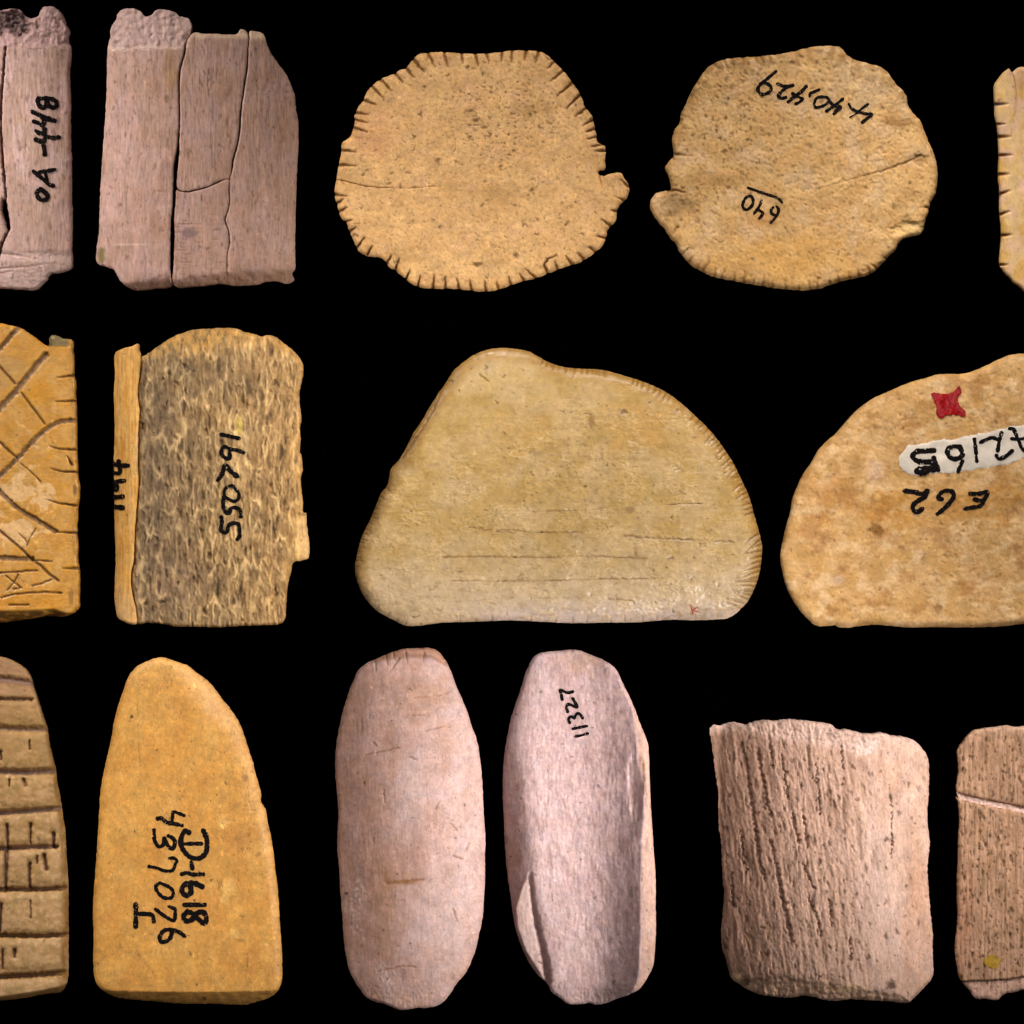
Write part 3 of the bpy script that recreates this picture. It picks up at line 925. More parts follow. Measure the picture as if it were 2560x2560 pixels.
# ================================================================== top row, right edge: pale notched piece
def pale_notched_piece():
    cen = (2600, 450)
    p = Ri([(270, 230), (285, 195), (310, 160), (345, 120), (385, 95), (400, 116), (412, 124), (440, 95), (475, 82), (499, 82), (650, 72), (900, 90),
            (1000, 200), (1010, 600), (1000, 1000), (1000, 1700), (880, 1850), (650, 1890), (560, 1870), (499, 1828), (460, 1790), (420, 1765), (390, 1730), (345, 1680),
            (318, 1635), (310, 1600), (312, 1540), (322, 1450), (325, 1380), (318, 1280), (312, 1200), (312, 1100), (312, 1030), (303, 980),
            (302, 900), (305, 800), (303, 700), (300, 620), (290, 540), (275, 450), (272, 350), (268, 270)])
    sh = Shape([outline(p, 0.9, 14, 41)])
    nt = [(Ri([(262, 376), (330, 374), (372, 372)]), 15), (Ri([(282, 530), (355, 530)]), 13), (Ri([(290, 628), (392, 628)]), 17), (Ri([(296, 772), (405, 772)]), 14),
          (Ri([(294, 922), (384, 920)]), 15), (Ri([(302, 1078), (392, 1050)]), 15), (Ri([(306, 1238), (388, 1210)]), 15), (Ri([(320, 1398), (402, 1394)]), 15),
          (Ri([(322, 1628), (380, 1626)]), 9)]

    def surf(X, Y, D):
        z = 46 - 10 * ((X - 2610) / 130) ** 2 - erode(D, 10, 9) + 1.2 * fbm(X / 40, Y / 60, 2, 3)
        g = cut(X, Y, nt, 14, 1, 0.25, 0.6)
        ck = cut(X, Y, [Ri([(402, 112), (425, 180), (440, 300), (435, 430), (415, 500), (410, 600)])], 5, 1, 0.3, 1.0)
        z = z - g * 13 - ck * 6
        c = mix(C(206, 166, 112), C(205, 162, 130), ss(-0.2, 0.5, fbm(X / 40, Y / 60, 3, 3)))
        c = mix(c, C(196, 146, 66), ss(0.0, 0.6, fbm(X / 30, Y / 50, 4, 3) + ss(560, 700, Y) * 0.3) * 0.7)
        c = mix(c, C(186, 134, 84), blob(X, Y, 2560, 200, 24, 40, 6) * 0.5)
        res = mix(np.broadcast_to(C(104, 52, 16), X.shape + (3,)), C(84, 72, 66), 1 - ss(300, 315, Y))
        c = mix(c, res, ss(0.1, 0.6, g) * 0.9)
        c = mix(c, C(112, 74, 42), ck * 0.8)
        return z, c
    tag(relief('bone_plaque', sh, surf, M_SMOOTH, cen), 'pale bone piece cut by the right edge with wedge notches down its side')


# ================================================================== middle row, left edge: engraved orange plaque
def engraved_plaque():
    cen = (-40, 1185)
    p = Rd([(-100, 58), (0, 68), (60, 80), (120, 95), (170, 125), (220, 160), (265, 195), (296, 206), (297, 190), (298, 155), (308, 140), (345, 142), (380, 160), (410, 160),
            (438, 172), (440, 230), (445, 290), (447, 385), (455, 420), (455, 500), (460, 600), (462, 660), (462, 760), (463, 850),
            (468, 940), (470, 1000), (480, 1050), (475, 1140), (468, 1180), (468, 1240), (463, 1290), (465, 1350), (470, 1420), (466, 1480),
            (475, 1540), (478, 1560), (480, 1650), (478, 1740), (480, 1775), (460, 1805), (420, 1830), (370, 1842), (330, 1838), (270, 1838),
            (200, 1850), (130, 1862), (60, 1870), (0, 1875), (-200, 1885), (-500, 1870), (-640, 1840), (-660, 1000), (-650, 300), (-560, 200), (-430, 110), (-250, 65)])
    sh = Shape([outline(p, 1.2, 12, 51)])
    wide = [(Rd1([(-60, 440), (0, 365), (120, 225), (228, 100)]), 12), (Rd1([(-60, 1160), (0, 1095), (200, 880), (330, 720), (440, 580), (570, 430)]), 15),
            (Rd1([(-20, 1960), (40, 1890), (200, 1735), (320, 1600), (450, 1460), (600, 1330), (760, 1252), (930, 1250)]), 12),
            (Rd2([(-60, 180), (0, 245), (130, 372), (270, 490), (420, 570), (560, 660), (690, 740)]), 12),
            (Rd2([(-60, 1062), (0, 1065), (200, 1075), (400, 1080)]), 13)]
    thin = [(Rd1([(-30, 540), (0, 580), (100, 690), (190, 790)]), 7), (Rd1([(270, 905), (400, 1080), (555, 1285)]), 7), (Rd1([(-30, 1490), (0, 1520), (100, 1610), (200, 1700)]), 7),
            (Rd1([(260, 1780), (390, 1890), (510, 2005)]), 4), (Rd2([(-40, 690), (0, 730), (120, 830), (240, 930), (360, 1050), (480, 1140), (600, 1260), (720, 1345)]), 8),
            (Rd2([(400, 1090), (640, 1110)]), 5), (Rd2([(-30, 1252), (0, 1250), (200, 1240), (460, 1220)]), 5.5),
            (Rd2([(70, 1280), (180, 1370), (250, 1430)]), 4.5), (Rd2([(230, 1270), (170, 1370), (90, 1470)]), 4.5), (Rd2([(165, 1456), (262, 1434)]), 6),
            (Rd2([(400, 1410), (520, 1385), (640, 1330)]), 5), (Rd2([(20, 1560), (150, 1520), (400, 1495), (620, 1490), (760, 1500)]), 5.5), (Rd2([(110, 1650), (350, 1645)]), 5),
            (Rd2([(230, 760), (300, 820), (350, 900)]), 3.5), (Rd2([(440, 700), (380, 800), (330, 920)]), 3.5)]
    nt = [Rd1([(925, 685), (710, 716)]), Rd1([(930, 1004), (690, 1012)]), Rd1([(940, 1606), (730, 1600), (610, 1562)]), Rd1([(962, 1886), (780, 1880), (630, 1842)]),
          Rd2([(935, 416), (730, 390), (605, 352)]), Rd2([(960, 757), (690, 745)]), Rd2([(985, 1194), (780, 1196)]), Rd1([(890, 1795), (830, 1690)])]
    nub = Rd([(294, 130), (415, 130), (412, 208), (294, 212)])

    def surf(X, Y, D):
        z = 58 - 8 * ((X + 40) / 240) ** 2 - erode(D, 10, 9) + 1.2 * fbm(X / 30, Y / 50, 3, 3)
        z = z + 0.5 * fbm(X / 20, Y / 3, 4, 3)
        nb = ss(0, 4, X - 122) * (1 - ss(168, 174, X)) * (1 - ss(863, 868, Y))
        z = z - nb * 20 + nb * 2 * fbm(X / 7, Y / 7, 6, 3)
        w = cut(X, Y, [(a_, b_ * 1.25) for a_, b_ in wide], 12, wob=2.6); th = cut(X, Y, [(a_, b_ * 1.3) for a_, b_ in thin], 6, wob=1.2); n = cut(X, Y, nt, 9, 1, 0.4, wob=1.0)
        wf = ss(0.02, 0.3, w)
        z = z - wf * 7.5 - th * 5.5 - n * 9
        yb = yline(X, Rd([(-700, 1800), (0, 1800), (140, 1800), (330, 1790), (400, 1815), (520, 1830)]))
        ov = np.maximum(Y - yb, 0)
        z = z - ov * 0.9
        scuff = ss(0.3, 0.6, fbm(X / 30, Y / 24, 61, 4)) * ss(1000, 1120, Y + 0.4 * X) * (1 - ss(1330, 1400, Y)) * (1 - ss(130, 160, X))
        scuff = np.maximum(scuff * 0.8, np.maximum(blob(X, Y, 22, 1222, 62, 44, 62, 0.35, 0.9), np.maximum(blob(X, Y, 108, 1240, 34, 34, 63, 0.35, 0.9), blob(X, Y, 40, 1330, 62, 36, 64, 0.35, 0.9))))
        z = z - scuff * 1.0
        lo = fbm(X / 50, Y / 60, 55, 4)
        c = mix(C(198, 136, 46), C(200, 146, 70), ss(-0.6, 0.6, lo))
        c = mix(c, C(194, 132, 34), ss(-0.1, 0.5, fbm(X / 40, Y / 40, 56, 4)) * 0.85)
        c = mix(c, C(178, 138, 84), blob(X, Y, -10, 930, 90, 60, 57) * 0.6)
        c = mix(c, C(200, 132, 14), blob(X, Y, 104, 982, 40, 34, 58, 0.7, 0.3) * 0.9)
        c = mix(c, C(198, 128, 16), blob(X, Y, 60, 1505, 150, 22, 59, 0.8, 0.4) * 0.85)
        c = mix(c, C(196, 136, 40), ss(160, 185, X) * (1 - ss(-0.1, 0.5, fbm(X / 20, Y / 40, 65))) * 0.6)
        c = mix(c, C(228, 180, 124), scuff * 0.85)
        hatch = np.exp(-(np.abs(gn((X + Y) / 7, (X - Y) / 70, 161)) / 0.05) ** 2) * ss(0.0, 0.5, gn(X / 35, Y / 35, 162)) + np.exp(-(np.abs(gn((X - Y) / 8, (X + Y) / 80, 163)) / 0.04) ** 2) * ss(0.1, 0.6, gn(X / 40, Y / 35, 164))
        z = z - hatch * 0.9
        c = mix(c, C(150, 106, 52), np.clip(hatch, 0, 1) * 0.5)
        c = mix(c, C(150, 98, 36), (1 - ss(3, 22, D)) * (X > 120) * ss(-0.4, 0.3, fbm(X / 12, Y / 30, 165)) * 0.6)
        c = mix(c, C(188, 150, 92), ss(0.25, 0.6, fbm(X / 16, Y / 5, 66, 3)) * 0.4)
        c = mix(c, C(110, 98, 66), nb * 0.85)
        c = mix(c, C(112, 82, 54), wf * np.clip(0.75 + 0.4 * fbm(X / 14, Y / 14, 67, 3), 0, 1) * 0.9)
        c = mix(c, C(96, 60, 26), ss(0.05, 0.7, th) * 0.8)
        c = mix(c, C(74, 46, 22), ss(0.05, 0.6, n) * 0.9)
        c = mix(c, C(96, 62, 26), ss(1, 6, ov) * ss(-0.3, 0.1, fbm(X / 25, Y / 8, 68)) * 0.8)
        c = mix(c, C(110, 74, 40), blob(X, Y, 187, 1224, 5, 16, 8) * 0.8 + blob(X, Y, 178, 1490, 8, 26, 8) * 0.5)
        return z, c
    tag(relief('bone_plaque', sh, surf, M_GLOSS, cen), 'orange bone plaque cut by the left edge, engraved with crossing diagonal grooves')


# ================================================================== middle row: spongy plaque with bright side strip
def spongy_plaque():
    cen = (525, 1195)
    t = thing('bone_plaque', 'grey-brown spongy bone plaque with a bright yellow side strip, marked 550791 and 1194', cen)
    strip = Rd([(695, 245), (740, 222), (800, 205), (835, 192), (840, 230), (850, 262), (846, 330), (840, 400), (832, 480), (843, 600), (836, 700), (833, 900),
                (836, 1050), (823, 1200), (813, 1350), (808, 1500), (790, 1600), (800, 1700), (822, 1800), (826, 1878), (815, 1888), (760, 1875),
                (715, 1850), (700, 1810), (690, 1740), (690, 1640), (697, 1500), (690, 1300), (688, 1100), (685, 900), (690, 700), (685, 500), (692, 380)])
    spg = Rd([(852, 268), (880, 260), (940, 215), (1010, 170), (1090, 130), (1160, 108), (1270, 100), (1380, 95), (1440, 105), (1480, 120), (1540, 135),
              (1575, 148), (1620, 138), (1670, 155), (1710, 185), (1760, 225), (1800, 265), (1825, 310), (1830, 360), (1818, 420), (1805, 490),
              (1810, 580), (1818, 650), (1810, 700), (1812, 780), (1808, 840), (1820, 880), (1825, 960), (1815, 1000), (1820, 1080), (1828, 1150),
              (1830, 1213), (1845, 1210), (1850, 1270), (1855, 1330), (1862, 1370), (1865, 1440), (1860, 1485), (1820, 1500), (1770, 1512),
              (1755, 1570), (1740, 1620), (1730, 1700), (1725, 1780), (1720, 1850), (1700, 1880), (1620, 1890), (1500, 1895), (1400, 1900),
              (1300, 1905), (1180, 1900), (1060, 1898), (1010, 1888), (950, 1880), (880, 1878), (828, 1884), (824, 1800), (803, 1700), (793, 1600),
              (811, 1500), (816, 1350), (826, 1200), (839, 1050), (836, 900), (839, 700), (846, 600), (835, 480), (843, 400), (849, 330)])
    s1 = Shape([outline(strip, 1.2, 12, 71)]); s2 = Shape([outline(spg, 1.8, 11, 71)])

    def surf_strip(X, Y, D):
        u = (X - 285) / 60
        z = 66 - 30 * np.clip(1 - u, 0, 1) ** 2.2 - erode(D, 7, 6) + 0.7 * fbm(X / 3, Y / 50, 4, 3) + 1.0 * fbm(X / 12, Y / 70, 5, 3)
        st = fbm(X / 6, Y / 120, 72, 3)
        c = mix(C(218, 164, 88), C(206, 140, 56), ss(-0.1, 0.5, st))
        c = mix(c, C(222, 172, 116), ss(0.1, 0.6, fbm(X / 9, Y / 150, 73, 3)) * 0.7)
        c = mix(c, C(182, 128, 68), np.maximum(1 - ss(870, 960, Y), ss(1440, 1520, Y) * 0.3) * ss(-0.4, 0.3, fbm(X / 25, Y / 30, 74)) * 0.5)
        c = mix(c, C(212, 166, 116), ss(1440, 1520, Y) * 0.6)
        c = mix(c, C(160, 108, 50), ss(0.25, 0.6, fbm(X / 3.5, Y / 60, 75, 3)) * 0.5)
        return z, c

    def surf_spg(X, Y, D):
        wx = X + 3 * fbm(X / 26, Y / 80, 81, 3); wy = Y + 8 * fbm(X / 30, Y / 60, 82, 2)
        f1, f2, idv = worley((X + 7 * fbm(X / 24, Y / 50, 281, 3)) / 19, (Y + 16 * fbm(X / 22, Y / 40, 282, 3)) / 84, 83)
        g1, g2, id2 = worley(wx / 7.5, wy / 19, 84)
        rg1 = np.abs(fbm(wx / 27, wy / 130, 183, 2, 0.5)); rg2 = np.abs(fbm(wx / 15, wy / 85, 184, 2, 0.5))
        net = (1 - ss(0.03, 0.27, f2 - f1)) * ss(-0.7, 0.2, fbm(X / 34, Y / 60, 283, 2))
        wall = np.clip(np.maximum(net, np.maximum(0.8 * np.exp(-(rg1 / 0.09) ** 2), 0.4 * np.exp(-(rg2 / 0.10) ** 2))), 0, 1)
        wall2 = 0.6 * (1 - ss(0.02, 0.30, g2 - g1)) * ss(-0.2, 0.5, fbm(X / 30, Y / 40, 185, 2))
        top = 1 - ss(-8, 30, Y - yline(X, Rd([(840, 250), (1000, 240), (1040, 210), (1120, 225), (1220, 230), (1300, 190), (1450, 165), (1600, 170), (1700, 200), (1830, 300)])) + 14 * fbm(X / 16, Y / 20, 85, 3))
        right = ss(-10, 22, X - xline(Y, Rd([(1770, 250), (1790, 500), (1740, 800), (1730, 1100), (1745, 1300), (1715, 1500), (1705, 1900)])) + 14 * fbm(X / 20, Y / 60, 86, 3))
        solid = np.clip(top * 0.85 + right * 0.8, 0, 1)
        flange = ss(0, 5, X - 740 + 0 * Y) * ss(1280, 1290, Y) * (1 - ss(1402, 1410, Y))
        lacuna = np.clip(np.maximum(specks(wx, wy, 16, 62, 0.7, 0.16, 0.5, 186), 0.8 * specks(wx, wy, 10, 34, 0.5, 0.15, 0.42, 187)) * (1 - wall), 0, 1)
        z = 54 + 4 * np.exp(-((X - 590) / 60) ** 2) - erode(D, 7, 7)
        rel = (wall * 3.2 + wall2 * 0.6 - lacuna * 3.6 + 1.6 * fbm(X / 5, Y / 11, 87, 3))
        z = z + rel * (1 - 0.7 * solid) + 2.5 * fbm(X / 40, Y / 60, 88, 3)
        cells = specks(X, Y, 24, 40, 0.2, 0.2, 0.42, 89)
        z = z - cells * 6 * (1 - solid)
        z = z - flange * 14
        tone = np.clip((X - 330) / 380 + 0.4 * fbm(X / 60, Y / 90, 90, 3), 0, 1)
        dark = mix(C(100, 80, 58), C(142, 106, 66), tone)
        mid = mix(C(134, 108, 78), C(178, 138, 88), tone)
        lite = mix(C(202, 168, 118), C(232, 190, 130), tone)
        c = mix(dark, mid, np.clip(0.5 + 0.9 * fbm(X / 12, Y / 30, 91, 4) + 0.35 * wall2, 0, 1))
        c = mix(c, lite, np.clip(wall * ss(-0.6, 0.4, fbm(X / 26, Y / 60, 92, 3)) * 1.0 + wall2 * 0.12, 0, 1))
        c = mix(c, C(74, 55, 40), lacuna * 0.75)
        c = mix(c, C(84, 62, 34), cells * 0.6)
        c = mix(c, C(118, 94, 74), blob(X, Y, 400, 1150, 70, 240, 93, 0.8, 0.4) * 0.22)
        c = mix(c, C(116, 88, 76), blob(X, Y, 430, 1440, 110, 110, 94, 0.8, 0.4) * 0.25)
        c = mix(c, C(226, 184, 124), np.exp(-((X - 582) / 36) ** 2) * ss(1000, 1060, Y) * (1 - ss(1340, 1420, Y)) * ss(-0.35, 0.3, fbm(X / 14, Y / 40, 95, 3)) * 0.75)
        c = mix(c, C(200, 172, 84), blob(X, Y, 598, 1063, 12, 26, 96) * 0.7)
        so = mix(C(204, 152, 84), C(222, 176, 112), ss(-0.2, 0.4, fbm(X / 8, Y / 40, 97, 3)))
        so = mix(so, C(206, 146, 62), top * 0.6)
        c = mix(c, so, solid * ss(-0.45, 0.15, fbm(X / 9, Y / 22, 98, 3)) * 0.85)
        c = mix(c, C(218, 176, 118), flange * 0.9)
        c = mix(c, C(150, 104, 52), (1 - ss(2, 9, D)) * 0.3)
        ck = cut(X, Y, [Rd([(1272, 105), (1235, 170), (1210, 230), (1170, 300)]), Rd([(1410, 320), (1395, 500)])], 3.2, 1, 0.4, 1.5)
        c = mix(c, C(90, 58, 26), ck * 0.8)
        z = z - ck * 3
        return z, c
    relief('cortical_strip', s1, surf_strip, M_GRAIN, cen, t)['label'] = 'bright yellow smooth side strip'
    relief('spongy_face', s2, surf_spg, M_SPONGE, cen, t)['label'] = 'grey-brown spongy inner face'
    def rough_h(x, y):
        # the pen skips the pits and the highest walls break through the ink
        acc = 0
        for dx, dy in ((0, 0), (4, 0), (-4, 0), (0, 6), (0, -6), (3, 5), (-3, -5)):
            D, _, _ = s2.nearest(x + dx, y + dy)
            acc = acc + surf_spg(x + dx, y + dy, D)[0]
        return acc / 7 + 0.8
    s = 120 / 799
    R = reg(520, 1070, s)
    ink('inked_number', strokes(R, s, [
        ([(225, 110), (370, 140), (515, 172)], 56), ([(600, 415), (500, 375), (370, 352), (275, 312), (228, 380), (228, 435), (300, 502), (360, 505), (362, 400)], 52),
        ([(170, 862), (240, 760), (290, 622), (360, 700), (440, 770), (490, 805)], 66),
        ([(400, 955), (325, 982), (278, 1035), (278, 1125), (350, 1185), (440, 1222), (502, 1185), (518, 1100), (465, 1022), (400, 955)], 46),
        ([(262, 1160), (256, 1280), (272, 1375), (355, 1420), (380, 1345), (450, 1325), (535, 1370), (548, 1475)], 56),
        ([(225, 1480), (232, 1590), (215, 1700), (310, 1742), (350, 1622), (420, 1585), (505, 1602), (528, 1720), (530, 1795), (495, 1850)], 54)]),
        rough_h, M_INK, cen, t, 'black handwritten 550791 reading upward', 0.9)
    s = 70 / 902
    R = reg(270, 1140, s)
    ink('inked_number', strokes(R, s, [
        ([(200, 265), (350, 300), (500, 310), (650, 310)], 120), ([(340, 160), (360, 300), (385, 450), (365, 545), (210, 545)], 110),
        ([(530, 800), (400, 810), (270, 825), (200, 870)], 110), ([(280, 890), (315, 1000), (285, 1110), (225, 1110), (215, 1000), (240, 900)], 72),
        ([(210, 1330), (480, 1305)], 120), ([(240, 1640), (480, 1668)], 125)]),
        height_of(s1, surf_strip), M_INK, cen, t, 'small black 1194 on the side strip', 0.9)


# ================================================================== middle row: large polished half moon
E_OUT = [(640, 97), (700, 88), (760, 92), (820, 102), (860, 122), (900, 145), (950, 165), (1010, 178), (1080, 182), (1150, 186), (1210, 200), (1270, 218),
         (1340, 240), (1410, 270), (1470, 305), (1530, 355), (1580, 400), (1640, 460), (1690, 525), (1740, 600), (1780, 680), (1815, 760), (1840, 850),
         (1860, 920), (1872, 985), (1868, 1040), (1858, 1100), (1840, 1160), (1810, 1220), (1770, 1265), (1720, 1298), (1650, 1305), (1560, 1308), (1470, 1305),
         (1400, 1310), (1300, 1318), (1200, 1318), (1100, 1320), (1000, 1320), (900, 1315), (800, 1310), (720, 1308), (640, 1312), (550, 1315), (450, 1318),
         (380, 1325), (330, 1332), (270, 1330), (220, 1305), (160, 1275), (115, 1235), (80, 1185), (55, 1120), (48, 1060), (60, 1000), (80, 930), (110, 870),
         (140, 800), (165, 740), (195, 700), (210, 630), (245, 590), (280, 530), (310, 470), (350, 410), (385, 350), (420, 295), (455, 245), (490, 190), (530, 155), (580, 120)]


def polished_half_moon():
    cen = (1400, 1230)
    lp = outline(Re(E_OUT), 1.0, 14, 91)
    sh = Shape([lp])
    q = lambda x, y: Re([(x, y)])[0]
    tk = ticks(lp, q(1280, 225), q(1470, 305), 15, 22, 1, 0.3) + ticks(lp, q(1560, 380), q(1830, 830), 15, 26, 2, 0.4, 0.2) + \
        ticks(lp, q(1850, 900), q(1760, 1268), 15, 44, 3, 0.5, 0.35) + ticks(lp, q(880, 135), q(1180, 190), 12, 13, 4, 0.2)
    tkb = ticks(lp, q(1720, 1298), q(450, 1318), 44, 17, 5, 0.4) + ticks(lp, q(300, 1325), q(90, 1190), 30, 18, 6, 0.5)
    tkl = ticks(lp, q(52, 1080), q(190, 710), 14, 14, 7, 0.3)
    scr = [(Re([(560, 888), (630, 902), (760, 904), (860, 915), (1060, 914)]), 4), (Re([(1250, 928), (1350, 938), (1500, 945), (1620, 952), (1740, 956)]), 6),
           (Re([(440, 1025), (640, 1022), (900, 1027), (1000, 1020), (1180, 1024), (1350, 1030)]), 4.5), (Re([(480, 1130), (700, 1132), (900, 1130), (1160, 1122), (1420, 1120)]), 4),
           (Re([(605, 208), (645, 240)]), 4), (Re([(620, 905), (860, 925)]), 3), (Re([(840, 820), (1000, 818), (1120, 812), (1200, 798)]), 3.5), (Re([(1180, 1210), (1290, 1220)]), 3.5),
           (Re([(380, 1172), (420, 1160)]), 4), (Re([(1420, 790), (1600, 785)]), 3)]
    led = [Re([(432, 288), (400, 370), (342, 462), (300, 525), (262, 580)])]

    def surf(X, Y, D):
        z = 60 - 8 * ((X - 1400) / 500) ** 2 - erode(D, 40, 26)
        z = z - 44 * np.clip((Y - 1390) / 170, 0, 1) ** 1.7 * ss(1150, 1850, X)
        z = z + 4.0 * fbm(X / 110, Y / 60, 2, 4)
        ve = np.abs(fbm(X / 40 + 0.7 * gn(X / 60, Y / 30, 35), Y / 16, 3, 3))
        ve2 = np.abs(fbm(X / 17 + 3 * gn(X / 50, Y / 50, 33), Y / 10, 34, 3))
        ridge = np.maximum(np.exp(-(ve / 0.10) ** 2), 0.8 * np.exp(-(ve2 / 0.12) ** 2)) * ss(930, 1150, Y + 0.35 * (X - 1300)) * ss(-0.5, 0.5, fbm(X / 70, Y / 60, 9, 3))
        z = z + ridge * 2.2 + 0.5 * fbm(X / 8, Y / 6, 4, 3) * ss(900, 1100, Y)
        g = cut(X, Y, tk, 8.5, 1, 0.45, 1.6); gb = cut(X, Y, tkb, 6.5, 1, 0.4, 1.4); gl = cut(X, Y, tkl, 7, 1, 0.4, 1.4)
        s = cut(X, Y, [(a_, b_ * 1.7) for a_, b_ in scr], 4, 0.95, 0.9, 2.4)
        s = s * (0.35 + 0.65 * ss(-0.7, 0.2, fbm(X / 60, Y / 14, 55, 3)))
        ld = cut(X, Y, led, 8, 0.6, 0.6, 1.5)
        pits = specks(X, Y, 36, 28, 0.35, 0.06, 0.16, 5) * ss(1100, 1300, X) + specks(X, Y, 60, 50, 0.3, 0.03, 0.08, 6)
        z = z - g * 9 - gb * 4.5 - gl * 5 - s * 4.5 - ld * 7 - pits * 4
        lo = fbm(X / 90, Y / 70, 7, 4)
        c = mix(C(184, 150, 98), C(172, 136, 72), ss(-0.5, 0.5, lo))
        c = mix(c, C(176, 130, 60), blob(X, Y, 1620, 1060, 130, 90, 8, 0.8, 0.6) * 0.7 + blob(X, Y, 1300, 1090, 110, 50, 18, 0.8, 0.6) * 0.5)
        c = mix(c, C(196, 166, 122), blob(X, Y, 1250, 930, 160, 80, 10, 0.8, 0.4) * 0.5)
        c = mix(c, C(196, 168, 138), ss(1330, 1500, Y + 30 * fbm(X / 60, Y / 40, 11, 3)) * 0.75)
        c = mix(c, C(190, 168, 164), ss(1480, 1550, Y + 14 * fbm(X / 50, Y / 30, 12, 3)) * ss(1050, 1300, X) * 0.7)
        c = mix(c, C(150, 104, 44), (1 - ss(6, 46, D)) * (1 - ss(1440, 1520, Y)) * 0.55)
        c = mix(c, C(150, 116, 70), ss(0.1, 0.8, fbm(X / 30, Y / 15, 13, 4, 0.6)) * ss(950, 1080, Y) * 0.55)
        c = mix(c, C(206, 174, 134), ss(0.15, 0.8, fbm(X / 26, Y / 12, 113, 4, 0.6)) * ss(1000, 1150, Y) * 0.5)
        c = mix(c, C(210, 178, 132), ridge * 0.62)
        c = mix(c, C(140, 106, 64), ss(0.22, 0.5, fbm(X / 14, Y / 9, 14, 4)) * blob(X, Y, 1480, 1180, 170, 150, 15, 0.7, 0.4) * 0.6)
        c = mix(c, C(124, 90, 50), blob(X, Y, 1478, 1052, 10, 20, 16) * 0.6 + blob(X, Y, 1575, 1275, 14, 10, 17) * 0.6)
        c = mix(c, C(96, 66, 34), pits * 0.7)
        c = mix(c, C(124, 84, 36), np.maximum(g * 0.6, np.maximum(gl * 0.6, s * 0.65)))
        c = mix(c, C(128, 100, 78), gb * 0.6)
        c = mix(c, C(112, 66, 26), ld * 0.85)
        return z, c
    t = thing('half_moon_bone', 'large olive-tan polished half-moon bone slab without any writing', cen)
    relief('slab_body', sh, surf, M_GLOSS, cen, t)
    ink('red_mark', [(Re([(1550, 1240), (1558, 1262), (1562, 1282)]), 2.6), (Re([(1562, 1262), (1582, 1250)]), 2.2), (Re([(1562, 1264), (1590, 1272)]), 2.0)],
        height_of(sh, surf), plain_material('faded_red_pen', (172, 84, 70), 0.6, 0.3), cen, t, 'tiny faded red pen mark near the lower edge')


